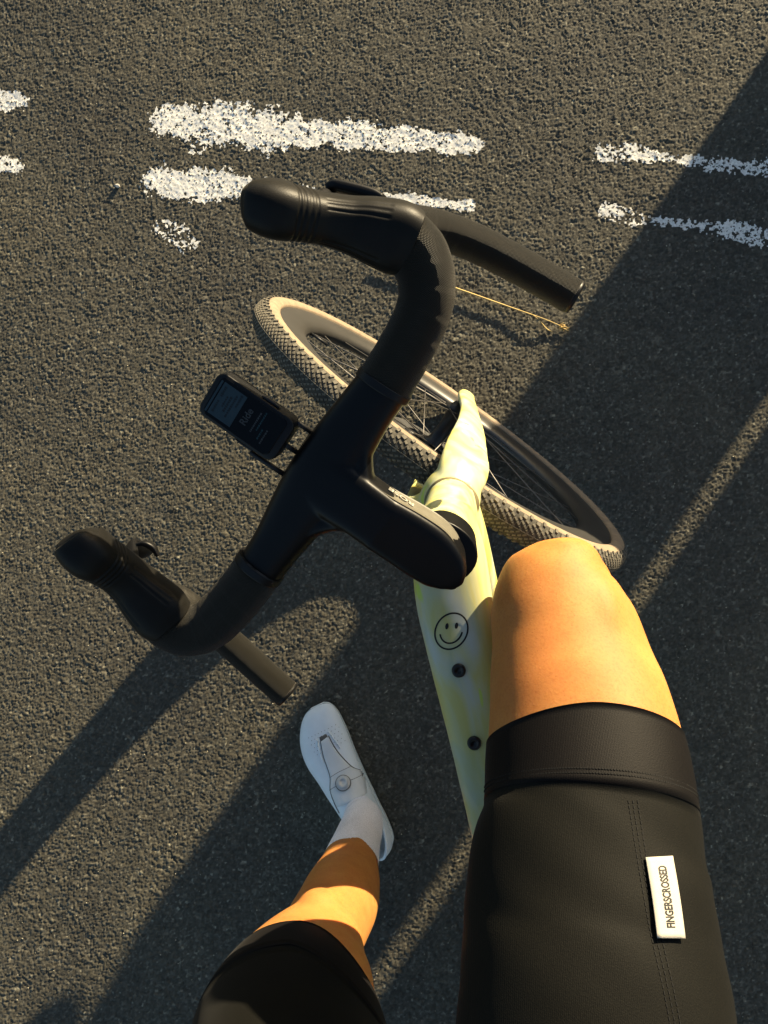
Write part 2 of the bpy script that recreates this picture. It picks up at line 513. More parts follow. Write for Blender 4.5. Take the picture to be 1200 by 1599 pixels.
for nm, pl, dens in DASH:
    P = cr(pl, 12)
    x0, x1 = P[:, 0].min() - .06, P[:, 0].max() + .06; y0, y1 = P[:, 1].min() - .09, P[:, 1].max() + .09
    i0, i1 = np.searchsorted(xs, (x0, x1)); j0, j1 = np.searchsorted(ys, (y0, y1))
    sx = GX[j0:j1, i0:i1]; sy = GY[j0:j1, i0:i1]; sz = Z[j0:j1, i0:i1]; sb_ = ZS[j0:j1, i0:i1]
    best = np.full(sx.shape, -9.)
    for a, b in zip(P[:-1], P[1:]):
        ab = b[:2] - a[:2]; L2 = ab @ ab
        t = np.clip(((sx - a[0]) * ab[0] + (sy - a[1]) * ab[1]) / L2, 0, 1)
        dd = np.hypot(sx - a[0] - t * ab[0], sy - a[1] - t * ab[1])
        best = np.maximum(best, 1 - dd / (a[2] + (b[2] - a[2]) * t))
    best = best + (vnoise(sx / .055, sy / .055, 91) - .5) * .5 + (vnoise(sx / .022, sy / .022, 92) - .5) * .4
    m1 = vnoise(sx / .013, sy / .013, 81) * .4 + vnoise(sx / .032, sy / .032, 82) * .35 + vnoise(sx / .0055, sy / .0055, 83) * .4
    hgt = (sz - sb_) / .0009
    sid = ID[j0:j1, i0:i1]
    val = np.clip(best * 1.1 + .17, -1, .62) + np.clip(hgt, -1.5, 1.5) * .13 + (m1 - .575) * .95 + (sid - .5) * .52 + (dens - 1) * .75
    # fray: scattered flecks around each dash
    keep = (val > .12) & (best > -1.1)
    kq = keep[:-1, :-1].astype(int) + keep[1:, :-1] + keep[:-1, 1:] + keep[1:, 1:] >= 3
    h, w_ = sx.shape
    q = grid_faces(w_, h)[kq.ravel()]
    if len(q) == 0: continue
    vv = np.stack([sx.ravel(), sy.ravel(), (sb_ * .62 + sz * .38 + .00042).ravel()], 1)
    used = np.unique(q); remap = -np.ones(len(vv), int); remap[used] = np.arange(len(used))
    me = np_mesh('road_marking', vv[used], remap[q])
    o = link(nm, me, M['paint'], None, True); o['kind'] = 'structure'

def pebble(mb, c, r, seed):
    rr = random.Random(seed); vs = []; fs = []
    n, m = 7, 5
    for i in range(m + 1):
        ph = math.pi * i / m
        for j in range(n):
            t = 2 * math.pi * j / n + ph * .3
            k = r * rr.uniform(.8, 1.15)
            vs.append((c[0] + k * math.sin(ph) * math.cos(t), c[1] + k * math.sin(ph) * math.sin(t) * .8, c[2] + k * math.cos(ph) * .7))
    for i in range(m):
        for j in range(n):
            fs.append((i * n + j, (i + 1) * n + j, (i + 1) * n + (j + 1) % n, i * n + (j + 1) % n))
    mb.add(vs, fs)
pb = MB(); pebble(pb, (0, 0, 0), .0062, 3)
o = build(pb, 'pebble', M['stone'], None, False); o.location = (-.7474, .857, .0035)
o['label'] = 'small pale pebble lying alone left of the white dashes'; o['category'] = 'pebble'
gb = MB()
for i in range(900):
    x = random.uniform(-1.1, .7); y = random.uniform(-.95, 1.3)
    pebble(gb, (x, y, .0003), random.choice((.0007, .0008, .0010, .0014)), i)
o = build(gb, 'loose_grit', M['grit'], None, False)
o['kind'] = 'stuff'; o['label'] = 'tiny loose grit grains scattered over the asphalt'; o['category'] = 'grit'

# dry grass stem
sb = MB()
P = cr([(-.18, .66, .006, .0020), (-.0361, .6134, .007, .0020), (.0105, .5960, .008, .0019), (.1092, .5575, .008, .0015), (.175, .531, .011, .0009), (.2127, .5158, .004, .0009)], 8)
sweep(sb, P[:, :3], P[:, 3], n=7)
P2 = cr([(.150, .541, .013, .0007), (.165, .528, .009, .0007), (.179, .513, .004, .0014), (.190, .507, .0035, .0008)], 6)
sweep(sb, P2[:, :3], P2[:, 3], n=6)
for k in range(14):
    a = V((.2050 + random.uniform(-.006, .012), .5185 + random.uniform(-.006, .003), .004)); d = V((random.uniform(.5, 1), random.uniform(-.6, .3), random.uniform(-.1, .5)))
    sweep(sb, [a, a + unit(d) * .005, a + unit(d) * random.uniform(.008, .013)], [.0011, .0009, .0003], n=5)
o = build(sb, 'dry_grass_stem', M['straw'], None, True)
o['label'] = 'long golden dry grass stem lying on the asphalt beside the handlebar'; o['category'] = 'straw'

# ------------------------------------------------------------------ added unseen barrier pieces up-sun of the bicycle, casting the wide shadow
az = rad(SUN_AZ); av = V((math.cos(az), math.sin(az), 0)); nv = V((math.sin(az), -math.cos(az), 0))
def blocker(n0, n1, label):
    t0 = 2.15
    c = av * (t0 + .2) + nv * (n0 + n1) / 2
    m4 = Matrix.Translation(c) @ Matrix(((nv[0], av[0], 0), (nv[1], av[1], 0), (0, 0, 1))).to_4x4()
    t = thing('shadow_blocker', label, 'blocker', m4, 'added unseen barrier blocks beside the road')
    hw = (n1 - n0) / 2
    prof = [(-.20, .0), (-.20, .12), (-.10, .26), (-.065, .81), (-.05, .83), (.05, .83), (.065, .81), (.10, .26), (.20, .12), (.20, .0)]
    hh = (.42, .54, .62, .655)
    prof = prof[:3] + [(-.100 + .06 * (z - .26), z) for z in hh] + prof[3:7] + [(.100 - .06 * (z - .26), z) for z in hh[::-1]] + prof[7:]
    bulge = lambda z: float(np.interp(z, (.42, .54, .62, .655), (0, .038, .045, 0))) if hw < .3 else 0   # swelling of the free end, shaped to fit the cast shadow's edge
    vs = [(x - (bulge(z) if x < 0 else 0), y, z) for x in (-hw, hw) for y, z in prof]; n = len(prof)
    fs = [(i, (i + 1) % n, n + (i + 1) % n, n + i) for i in range(n)] + [tuple(range(n))[::-1], tuple(range(n, 2 * n))]
    b = MB().add(vs, fs); o = build(b, 'block', M['concrete'], t, False); bevelmod(o, .006)
    for s in (-1, 1):
        if hw > .3:
            lb = MB(); P = cr([(s * hw * .5 - .06, 0, .82), (s * hw * .5 - .06, 0, .845), (s * hw * .5, 0, .865), (s * hw * .5 + .06, 0, .845), (s * hw * .5 + .06, 0, .82)], 6)
            sweep(lb, P, [.007] * len(P), up=(0, 1, 0), n=10); build(lb, 'lifting_loop', M['steel'], t)
blocker(-.094, .295, 'added unseen short barrier block at the left end of the row')
blocker(.325, 2.25, 'added unseen long barrier block right of the narrow gap')

# ------------------------------------------------------------------ bicycle frames of reference
Bm = np.array([[-0.1518, -0.9822, -0.1106], [0.9884, -0.1514, -0.0122], [-0.0048, -0.1111, 0.9938]])
BO = V((.2019, -.7501, 0))
BM4 = Matrix.Translation(BO) @ Matrix(Bm.tolist()).to_4x4()
WB, RW, OFF, HA, STEER = 1.03, .350, .047, 1.2462, .7729
AX = V((-math.cos(HA), 0, math.sin(HA))); FW = V((math.sin(HA), 0, math.cos(HA))); LT = V((0, 1, 0))
A0 = V((WB, 0, RW)) - FW * OFF
SF = FW * math.cos(STEER) + LT * math.sin(STEER)       # steered forward
SL = LT * math.cos(STEER) - FW * math.sin(STEER)       # steered left
def st(f, l, a): return A0 + SF * f + SL * l + AX * a   # steering frame -> bicycle frame
def stp(P): P = np.atleast_2d(P); return A0 + np.outer(P[:, 0], SF) + np.outer(P[:, 1], SL) + np.outer(P[:, 2], AX)
def wld(p): return BO + Bm @ V(p)

bike = thing('bicycle', 'pale yellow marbled bicycle with black drop handlebar turned left', 'bicycle', BM4)

# --- front wheel in wheel coordinates (x forward, y left, z up)
WM = Matrix((( *SF[:1], SL[0], AX[0]), (SF[1], SL[1], AX[1]), (SF[2], SL[2], AX[2])))
wc = st(OFF, 0, 0)
WM4 = Matrix.Translation(wc) @ WM.to_4x4()
RT = .0205; RC = RW - RT
def torus_part(prof, name, mat, parent, m4=None, n=200, closed=True, uvs=True):
    vs = []; fs = []; k = len(prof)
    for i in range(n):
        t = 2 * math.pi * i / n
        for (r, y) in prof: vs.append((r * math.cos(t), y, r * math.sin(t)))
    for i in range(n):
        for j in range(k if closed else k - 1):
            j2 = (j + 1) % k; i2 = (i + 1) % n
            fs.append((i * k + j, i * k + j2, i2 * k + j2, i2 * k + j))
    return build(MB().add(vs, fs), name, mat, parent, True, m4)

def make_wheel(m4, rear=False):
    rim_prof = [(.318, .0125), (.3185, .0140), (.312, .0148), (.300, .0146), (.283, .0132), (.271, .0092), (.2645, .0038), (.2638, 0)]
    rim_prof = rim_prof + [(r, -y) for r, y in rim_prof[-2::-1]]
    rim = torus_part(rim_prof, 'wheel', M['rim'], bike, m4, 220)
    sec = []
    for k in range(0, 33):
        a = -rad(128) + rad(256) * k / 32
        sec.append((RC + RT * .985 * math.cos(a), RT * math.sin(a)))
    k0 = [s for s in sec]
    # casing with tan walls; tread cap sits proud
    torus_part(k0, 'tyre_sidewall', M['skinwall'], rim, None, 220, True)
    cap = []
    for k in range(0, 21):
        a = -rad(64) + rad(128) * k / 20; cap.append((RC + RT * 1.0 * math.cos(a) + .0004, RT * 1.02 * math.sin(a)))
    inner = [(r - .0016, y * .97) for r, y in cap][::-1]
    torus_part(cap + inner, 'tread', M['tread'], rim, None, 220, True)
    kb = MB()
    def knob(t, a, lt, la, hgt, skew=0):
        rc = RT + .0003 + hgt / 2
        cN = V((math.cos(a) * math.cos(t), math.sin(a), math.cos(a) * math.sin(t)))
        c = V(((RC + rc * math.cos(a)) * math.cos(t), rc * math.sin(a), (RC + rc * math.cos(a)) * math.sin(t)))
        tt = V((-math.sin(t), 0, math.cos(t))); bb = np.cross(cN, tt)
        e1 = tt * math.cos(skew) + bb * math.sin(skew); e2 = np.cross(cN, e1)
        kb.box(c, e1 * lt / 2, e2 * la / 2, cN * hgt / 2)
    NK = 190
    for i in range(NK):
        t = 2 * math.pi * i / NK; dt = 2 * math.pi / NK
        for s in (-1, 1):
            knob(t, s * rad(7), .0050, .0026, .0010, s * .6)
            knob(t + dt * .5, s * rad(17), .0046, .0026, .0011, s * .6)
            knob(t, s * rad(27), .0046, .0026, .0012, s * .6)
            knob(t + dt * .5, s * rad(37), .0046, .0030, .0014, s * .5)
            if i % 2 == 0:
                knob(t, s * rad(49), .0060, .0052, .0021, s * .25)
                knob(t + dt, s * rad(59), .0042, .0058, .0021, s * .2)
        knob(t, 0, .0108, .0011, .0013)
    o = build(kb, 'tread_knobs', M['knobs'], rim, False); o['kind'] = 'stuff'
    # hub, rotor, spokes
    hb = MB(); lathe(hb, [(-.046, .010), (-.040, .013), (-.034, .022), (-.030, .022), (-.027, .013), (0, .011), (.027, .013), (.031, .024), (.035, .024), (.040, .012), (.046, .010)], (0, 0, 0), (0, 1, 0), 28)
    build(hb, 'hub', M['darkmetal'], rim)
    rb = MB(); lathe(rb, [(.0365, .05), (.0365, .080), (.0383, .080), (.0383, .05)], (0, 0, 0), (0, 1, 0), 48)
    rb.f = rb.f[:-2]; rb.uv = rb.uv[:-2]; rb.mi = rb.mi[:-2]
    n = 48
    rb.add([], [])
    ring = build(rb, 'brake_disc', M['steel'], rim)
    rr = MB()
    for i in range(5):
        t = i * 2 * math.pi / 5
        sweep(rr, [(.012 * math.cos(t), .0372, .012 * math.sin(t)), (.054 * math.cos(t + .3), .0374, .054 * math.sin(t + .3))], [.0035, .003], up=(0, 1, 0), n=6)
    build(rr, 'disc_carrier', M['darkmetal'], rim)
    NS = 24
    for i in range(NS):
        s = 1 if i % 2 else -1
        t = 2 * math.pi * i / NS
        hubt = t + (1 if (i // 2) % 2 else -1) * 1.15
        a = V((.021 * math.cos(hubt), s * .032, .021 * math.sin(hubt))); b_ = V((.2645 * math.cos(t), s * .001, .2645 * math.sin(t)))
        q = MB(); sweep(q, [a, (a + b_) / 2, b_], [.0010, .0008, .0010], n=6); build(q, 'spoke', M['spoke'], rim)
        nb = 0
    vb = MB(); sweep(vb, [(.265, 0, 0), (.232, 0, 0)], [.0028, .0022], n=8); build(vb, 'valve', M['darkmetal'], rim)
    return rim

fwheel = make_wheel(WM4)
def rot_y(a): return Matrix.Rotation(a, 4, 'Y')
rw = fwheel.copy(); COL.objects.link(rw); rw.parent = bike; rw.matrix_local = Matrix.Translation((0, 0, RW)) @ rot_y(.2)
for ch in list(fwheel.children):
    c = ch.copy(); COL.objects.link(c); c.parent = rw

# --- frame
fb = MB()
HT = A0 + AX * .555; HB = A0 + AX * .425
def loftf(pts, up=(0, 0, 1), ex=2.6, n=28, m=6, mb=None):
    P = cr(pts, m); sweep(mb if mb is not None else fb, P[:, :3], P[:, 3:5], up, n, ex)
# head tube
loftf([(*(A0 + AX * .418), .027, .030), (*(A0 + AX * .45), .0265, .030), (*(A0 + AX * .52), .0255, .029), (*(A0 + AX * .560), .0265, .028)], up=(1, 0, 0), ex=2.1)
# top tube: wide flat section, ends a little below the stem
loftf([(.842, 0, .800, .028, .026), (.800, .002, .804, .036, .027), (.755, .0045, .802, .0385, .025), (.70, .004, .798, .0360, .022), (.60, .002, .790, .029, .020), (.50, .001, .781, .0235, .018), (.40, 0, .772, .021, .0165), (.30, 0, .765, .019, .016), (.265, 0, .763, .017, .016)], ex=2.9, n=32)
# down tube
loftf([(.862, 0, .735, .026, .036), (.82, 0, .680, .030, .036), (.72, 0, .570, .029, .030), (.58, 0, .420, .030, .030), (.46, 0, .295, .033, .032)], up=(.7, 0, .7), ex=2.6)
# seat tube, stays, bottom bracket
loftf([(.43, 0, .275, .022, .022), (.36, 0, .50, .0175, .022), (.275, 0, .765, .0165, .018), (.268, 0, .785, .0165, .018)], up=(1, 0, 0))
for s in (-1, 1):
    loftf([(.42, s * .030, .272, .012, .018), (.34, s * .038, .290, .010, .015), (.20, s * .055, .320, .009, .011), (.0, s * .066, .352, .008, .012)])
    loftf([(.285, s * .012, .735, .008, .010), (.24, s * .030, .68, .007, .008), (.10, s * .058, .49, .007, .008), (.0, s * .066, .352, .008, .012)], up=(1, 0, 0))
lathe(fb, [(-.042, .024), (.042, .024)], (.43, 0, .275), (0, 1, 0), 28)
fme = remesh(fb, .0028, 9, 'frame')
frame = link('frame', fme, M['frame'], bike)
fbv = bvh_of(fme)
def on_frame(x, y, off=0):
    h = fbv.ray_cast(Vector((x, y, 1.0)), Vector((0, 0, -1)))
    return V(h[0]) + V(h[1]) * off, V(h[1])
for x, y in ((.6805, .0085), (.6085, .0050)):
    p, n = on_frame(x, y)
    b = MB(); lathe(b, [(-.004, .0066), (.0006, .0070), (.0022, .0067), (.0030, .0055), (.0030, .0030), (.0012, .0026), (.0012, .0001)], p, n, 28); build(b, 'bolt', M['bolt'], frame)
# smiley line drawing on the top tube
sc = V((.7195, .0095)); sb = MB()
e1 = V((-.17, -.985)); e2 = V((.985, -.17))    # picture right / up on the tube
def line(pts, wd, closed=False):
    P = np.array(pts, float); n = len(P); L = []; R = []
    for i in range(n):
        a = P[(i - 1) % n] if closed or i > 0 else P[i]; b_ = P[(i + 1) % n] if closed or i < n - 1 else P[i]
        d = b_ - a; d /= np.linalg.norm(d) + 1e-9; nn = V((-d[1], d[0])) * wd / 2
        for arr, q in ((L, P[i] + nn), (R, P[i] - nn)): arr.append(on_frame(sc[0] + q @ V((e1[0], e2[0])), sc[1] + q @ V((e1[1], e2[1])), .00035)[0])
    m = n if closed else n - 1
    sb.add(L + R, [(i, (i + 1) % n, n + (i + 1) % n, n + i) for i in range(m)])
R0 = .0165
ang = np.linspace(0, 2 * math.pi, 61)[:-1]
shear = lambda x, y: (x * .98 + y * .10, y * 1.08 + x * .10)
line([shear(R0 * math.cos(a), R0 * math.sin(a)) for a in ang], .00165, True)
line([shear(.0112 * math.cos(a), .0112 * math.sin(a) + .0002) for a in np.linspace(rad(192), rad(352), 26)], .00165)
for sx_ in (-1, 1):
    c0 = V((sx_ * .0048, .0048)); vs = [on_frame(*(sc + (lambda q: V((q @ V((e1[0], e2[0])), q @ V((e1[1], e2[1])))))(V(shear(*(c0 + V((.0017 * math.cos(a), .0029 * math.sin(a)))))))), .00035)[0] for a in ang[::4]]
    sb.add(vs, [tuple(range(len(vs)))])
build(sb, 'smiley_drawing', M['ink'], frame)

# --- fork
kb = MB()
def stl(pts, m=6): 
    P = cr(pts, m); return np.concatenate([stp(P[:, :3]), P[:, 3:]], 1)
P = stl([(0, 0, .412, .028, .030), (.002, 0, .398, .031, .033), (.006, 0, .384, .034, .032), (.008, 0, .372, .034, .026)])
sweep(kb, P[:, :3], P[:, 3:5], SF, 28, 2.3)
for s in (-1, 1):
    P = stl([(.004, s * .014, .400, .018, .026), (.008, s * .029, .382, .015, .030), (.012, s * .041, .350, .0095, .031), (.016, s * .046, .30, .0085, .028), (.022, s * .052, .20, .0080, .022), (.033, s * .057, .10, .0075, .016), (.046, s * .060, .02, .0090, .0150), (.047, s * .060, -.012, .0090, .0140)], 7)
    sweep(kb, P[:, :3], P[:, 3:5], SF, 26, 2.4)
kme = remesh(kb, .0022, 14, 'fork')
fork = link('fork', kme, M['frame'], bike)
b = MB(); lathe(b, [(-.067, .008), (.067, .008)], wc, SL, 20); build(b, 'thru_axle', M['darkmetal'], fork)
# brake caliper on the left blade (hidden under the wheel from above)
b = MB(); b.box(st(.0, .056, .085), SF * .018, SL * .012, AX * .034); o = build(b, 'brake_caliper', M['darkmetal'], fork, False); bevelmod(o, .004, 3)
b = MB(); P = cr([st(.020, .060, .385), st(.045, .066, .36), st(.03, .068, .25), st(.005, .06, .12)], 8); sweep(b, P, [.0024] * len(P), n=8); build(b, 'brake_hose', M['plastic'], fork)

b = MB(); P = stl([(0, 0, .4120, .0284, .0306), (0, 0, .4150, .0284, .0306)], 2); sweep(b, P[:, :3], P[:, 3:5], SF, 40, 2.2); build(b, 'crown_race', M['race'], fork)

# --- headset spacer and top cap
b = MB(); P = stl([(-.002, 0, .556, .0285, .030), (-.003, 0, .572, .0278, .031), (-.004, 0, .590, .0272, .0325)], 4)
sweep(b, P[:, :3], P[:, 3:5], SF, 36, 2.2); spacer = build(b, 'headset_spacer', M['carbon'], bike); bevelmod(spacer, .0015)

# --- one-piece cockpit: stem + bar tops
cb = MB()
Z0 = .6225
P = stl([(.060, -.001, .6175, .0252, .0205), (.035, -.001, .6125, .0262, .0205), (.012, 0, .6085, .0262, .0205), (-.008, .003, .6055, .0225, .0200), (-.020, .006, .6040, .0155, .0195), (-.028, .009, .603, .0060, .0180)], 7)
sweep(cb, P[:, :3], P[:, 3:5], AX, 48, 6.5)
P = stl([(.125, -.003, .6225, .027, .0155), (.100, -.002, .6215, .0265, .018), (.080, -.002, .6200, .0255, .0195), (.055, -.001, .617, .0252, .0205)], 6)
sweep(cb, P[:, :3], P[:, 3:5], AX, 48, 5.5)
P = stl([(.1205, -.118, .6225, .0180, .0145), (.1205, -.105, .6225, .0220, .0160), (.122, -.070, .6225, .0240, .0150), (.122, -.035, .6225, .0275, .0150), (.121, 0, .6225, .0300, .0155), (.121, .035, .6225, .0270, .0150), (.121, .070, .6225, .0225, .0150), (.1215, .105, .6225, .0205, .0160), (.1215, .118, .6225, .0180, .0145)], 6)
sweep(cb, P[:, :3], P[:, 3:5], AX, 32, 2.4)
for s in (-1, 1):   # fillets between stem and tops
    P = stl([(.108, s * .050, .6225, .008, .0120), (.100, s * .034, .6215, .009, .0135), (.088, s * .0225, .6200, .0075, .0155), (.072, s * .0175, .6185, .005, .0165)], 6)
    sweep(cb, P[:, :3], P[:, 3:5], AX, 20, 2.4)
cme = remesh(cb, .0015, 4, 'handlebar')
bar = link('handlebar', cme, M['carbon'], bike)
# side face of the stem with sunlight painted in, carrying the name
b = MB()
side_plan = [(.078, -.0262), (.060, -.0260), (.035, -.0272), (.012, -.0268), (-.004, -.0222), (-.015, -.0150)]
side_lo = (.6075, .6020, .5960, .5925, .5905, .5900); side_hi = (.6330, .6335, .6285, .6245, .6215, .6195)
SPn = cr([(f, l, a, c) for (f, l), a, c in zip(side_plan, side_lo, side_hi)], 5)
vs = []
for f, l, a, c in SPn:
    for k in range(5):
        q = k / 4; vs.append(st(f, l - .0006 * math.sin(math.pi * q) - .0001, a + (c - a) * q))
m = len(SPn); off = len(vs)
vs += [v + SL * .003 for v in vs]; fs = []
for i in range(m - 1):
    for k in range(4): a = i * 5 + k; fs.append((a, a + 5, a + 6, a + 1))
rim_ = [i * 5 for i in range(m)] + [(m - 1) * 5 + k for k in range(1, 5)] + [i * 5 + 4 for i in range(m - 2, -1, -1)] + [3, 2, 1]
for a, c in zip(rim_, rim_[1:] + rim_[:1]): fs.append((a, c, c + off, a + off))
b.add(vs, fs); build(b, 'stem_sunlit_side', M['stem_sunlit'], bar)
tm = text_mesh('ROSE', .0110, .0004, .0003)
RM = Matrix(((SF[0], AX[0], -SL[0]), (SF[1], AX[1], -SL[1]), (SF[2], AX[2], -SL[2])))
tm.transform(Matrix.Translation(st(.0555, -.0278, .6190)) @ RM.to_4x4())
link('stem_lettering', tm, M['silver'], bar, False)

# bar tape
PITCH = .0175
def wrap(s, th):
    q = np.mod(s / PITCH - th / (2 * math.pi), 1.0)
    return .0004 * np.minimum(q, (1 - q) * 4)
def tape(side, tops, drop):
    b = MB()
    P = cr(tops, 26); P = np.concatenate([stp(P[:, :3]), P[:, 3:]], 1)
    sweep(b, P[:, :3], P[:, 3:5], AX * math.cos(rad(8)) - SL * side * math.sin(rad(8)), 96, 2.4, wrap)
    build(b, 'bar_tape', M['tape'], bar)
    b = MB()
    P = cr(drop, 30); P = np.concatenate([stp(P[:, :3]), P[:, 3:]], 1)
    sweep(b, P[:, :3], P[:, 3:5], AX, 90, 2.0, wrap)
    build(b, 'bar_tape', M['tape'], bar)
    d = unit(P[-1, :3] - P[-4, :3])
    b = MB(); lathe(b, [(-.004, .0150), (.0012, .0156), (.0030, .0145), (.0036, .011), (.0030, .0090), (.0030, .001)], P[-1, :3], d, 28)
    build(b, 'end_plug', M['plastic'], bar)
    # rubber finishing band where the tape starts
    P = cr(tops, 26)[:8]; P = np.concatenate([stp(P[:, :3]), P[:, 3:] + .0012], 1)
    b = MB(); sweep(b, P[:, :3], P[:, 3:5], AX, 40, 2.1); build(b, 'finishing_band', M['plastic'], bar)
tape(-1,
     [(.1205, -.094, .6225, .0238, .0185), (.1215, -.120, .6225, .0228, .0185), (.1240, -.148, .6225, .0222, .0185), (.1290, -.170, .6230, .0222, .0185), (.1400, -.187, .6240, .0228, .0185), (.1560, -.198, .6250, .0235, .0190), (.1760, -.2030, .6260, .0225, .0185)],
     [(.176, -.200, .618, .0155, .0155), (.190, -.2020, .600, .0155, .0155), (.195, -.207, .570, .0155, .0155), (.186, -.2160, .535, .0160, .0160), (.165, -.2260, .512, .0166, .0166), (.130, -.2350, .5010, .0168, .0168), (.085, -.2410, .5000, .0164, .0164), (.0300, -.2460, .5025, .0160, .0160)])
tape(1,
     [(.1225, .096, .6225, .0222, .0185), (.1235, .125, .6225, .0228, .0185), (.1270, .155, .6225, .0232, .0185), (.1330, .178, .6225, .0232, .0185), (.1450, .193, .6235, .0232, .0185), (.1600, .1980, .6250, .0228, .0190), (.1780, .1950, .6260, .0220, .0185)],
     [(.176, .196, .618, .0155, .0155), (.190, .204, .600, .0155, .0155), (.195, .214, .570, .0155, .0155), (.188, .2260, .535, .0158, .0158), (.168, .2380, .512, .0162, .0162), (.135, .2480, .5010, .0160, .0160), (.085, .2560, .5000, .0158, .0158), (.0300, .2625, .5025, .0155, .0155)])

def hood(side, pts, lever, paddle):
    b = MB()
    P = cr(pts, 16); N = len(P); P[:, 0] = .163 + (P[:, 0] - .163) * (.84 if side < 0 else .80); Q = np.concatenate([stp(P[:, :3]), P[:, 3:]], 1)
    L = np.linalg.norm(np.diff(Q[:, :3], axis=0), axis=1).sum()
    def gr(s, th):
        d = np.zeros(len(th))
        for g in (.030, .0345, .039, .0435):
            d -= .0010 * math.exp(-((L - s - g) / .0007) ** 2)
        if .03 < L - s and .02 < s:
            for a0 in (rad(28), rad(44), rad(60), rad(120), rad(136), rad(152)):
                if .052 < L - s < .105: d -= .0010 * np.exp(-((np.mod(th, 2 * math.pi) - a0) / .035) ** 2)
        return d
    sweep(b, Q[:, :3], Q[:, 3:5], AX * math.cos(rad(14)) - SL * side * math.sin(rad(14)), 96, 2.9, gr, dome=.002)
    h = build(b, 'brake_hood', M['hood'], bike)
    b = MB(); P = cr(lever, 10); Q = np.concatenate([stp(P[:, :3]), P[:, 3:]], 1)
    sweep(b, Q[:, :3], Q[:, 3:5], SF, 20, 2.6)
    build(b, 'brake_lever', M['plastic'], h)
    b = MB(); P = cr(paddle, 8); Q = np.concatenate([stp(P[:, :3]), P[:, 3:]], 1)
    sweep(b, Q[:, :3], Q[:, 3:5], AX, 20, 3.5)
    build(b, 'shift_paddle', M['plastic'], h)
    return h
hood(-1,
     [(.163, -.2010, .6260, .0255, .0195), (.178, -.1985, .6290, .0275, .0215), (.200, -.1925, .6340, .0245, .0215), (.220, -.1860, .6390, .0205, .0210), (.240, -.1790, .6470, .0185, .0215), (.258, -.1720, .6580, .0190, .0230), (.272, -.1665, .6660, .0205, .0245), (.284, -.1625, .6690, .0195, .0235), (.291, -.1600, .6690, .0165, .0205), (.2945, -.1585, .6685, .0105, .0140)],
     [(.232, -.182, .638, .0065, .0060), (.244, -.190, .616, .0070, .0055), (.246, -.193, .590, .0075, .0050), (.250, -.195, .560, .0085, .0045), (.240, -.197, .535, .0085, .0045), (.238, -.198, .515, .0070, .0045)], [(.250, -.1985, .600, .003, .004), (.244, -.2045, .598, .0048, .0075), (.228, -.2110, .596, .0052, .0080), (.214, -.2155, .597, .0048, .0062), (.206, -.2175, .600, .0028, .0042)])
hood(1,
     [(.163, .1940, .6260, .0240, .0195), (.178, .1900, .6290, .0265, .0215), (.200, .1830, .6340, .0240, .0215), (.220, .1760, .6390, .0205, .0210), (.240, .1690, .6470, .0190, .0215), (.258, .1625, .6580, .0200, .0230), (.270, .1585, .6660, .0215, .0245), (.280, .1560, .6690, .0205, .0235), (.287, .1540, .6690, .0175, .0205), (.2905, .1530, .6685, .0110, .0140)],
     [(.218, .172, .638, .0050, .0045), (.228, .178, .616, .0050, .0045), (.232, .184, .590, .0075, .0050), (.246, .190, .560, .0085, .0045), (.238, .200, .535, .0085, .0045), (.238, .205, .515, .0070, .0045)], [(.230, .157, .612, .0015, .002), (.224, .152, .610, .0028, .0035), (.216, .152, .608, .0030, .0035), (.208, .156, .608, .0016, .0020)])

# --- computer mount (part of the bicycle) and the cycle computer (its own thing)
mb_ = MB()
for l in (-.0300, -.0080, .0150):
    P = stp([(.150, l, .6215), (.166, l, .6235), (.184, l - .001, .6270)]); sweep(mb_, P, [(.0022, .0026)] * 3, AX, 12, 3)
P = stp([(.146, -.0320, .6205), (.146, .0180, .6205)]); sweep(mb_, P, [(.005, .003)] * 2, AX, 12, 3)
build(mb_, 'computer_mount', M['darkmetal'], bike)

cf = .1995; cl = -.0130; ca_ = .6330
cm4 = BM4 @ Matrix.Translation(st(cf, cl, ca_)) @ Matrix(((-SL[0], SF[0], AX[0]), (-SL[1], SF[1], AX[1]), (-SL[2], SF[2], AX[2]))).to_4x4()
comp = thing('cycle_computer', 'small black cycle computer with a lit grey display mounted ahead of the handlebar', 'cycle computer', cm4)
def rrect(hx, hy0, hy1, r, n=8, taper=0):
    out = []
    for cx, cy, a0 in ((hx - r, hy1 - r, 0), (-hx + r, hy1 - r, 90), (-hx + r, hy0 + r, 180), (hx - r, hy0 + r, 270)):
        for k in range(n + 1):
            a = rad(a0 + 90 * k / n); out.append((cx + r * math.cos(a), cy + r * math.sin(a)))
    return out
def slab(mb, outline, z0, z1, inset=.0015, crown=0):
    rings = []
    o = np.array(outline); c = o.mean(0)
    def ins(d): 
        dd = o - c; L = np.linalg.norm(dd, axis=1)[:, None]; return c + dd * (L - d) / L
    for z, d in ((z0, inset * 1.5), (z0 + inset * 1.2, 0), (z1 - inset, 0), (z1 - inset * .3, inset * .35), (z1, inset)):
        rings.append([(x, y, z) for x, y in ins(d)])
    n = len(o); vs = [p for r in rings for p in r]; fs = []
    for i in range(len(rings) - 1):
        for j in range(n): k = (j + 1) % n; fs.append((i * n + j, i * n + k, (i + 1) * n + k, (i + 1) * n + j))
    fs.append(tuple(range(n))[::-1]); fs.append(tuple(range((len(rings) - 1) * n, len(rings) * n)))
    mb.add(vs, fs)
b = MB(); slab(b, rrect(.0208, -.0385, .0385, .0085), -.014, .007); case = build(b, 'case', M['plastic'], comp)
b = MB(); slab(b, rrect(.0180, -.0320, .0340, .005), .0068, .0078, .0006); scr = build(b, 'screen', M['glass'], comp, False)
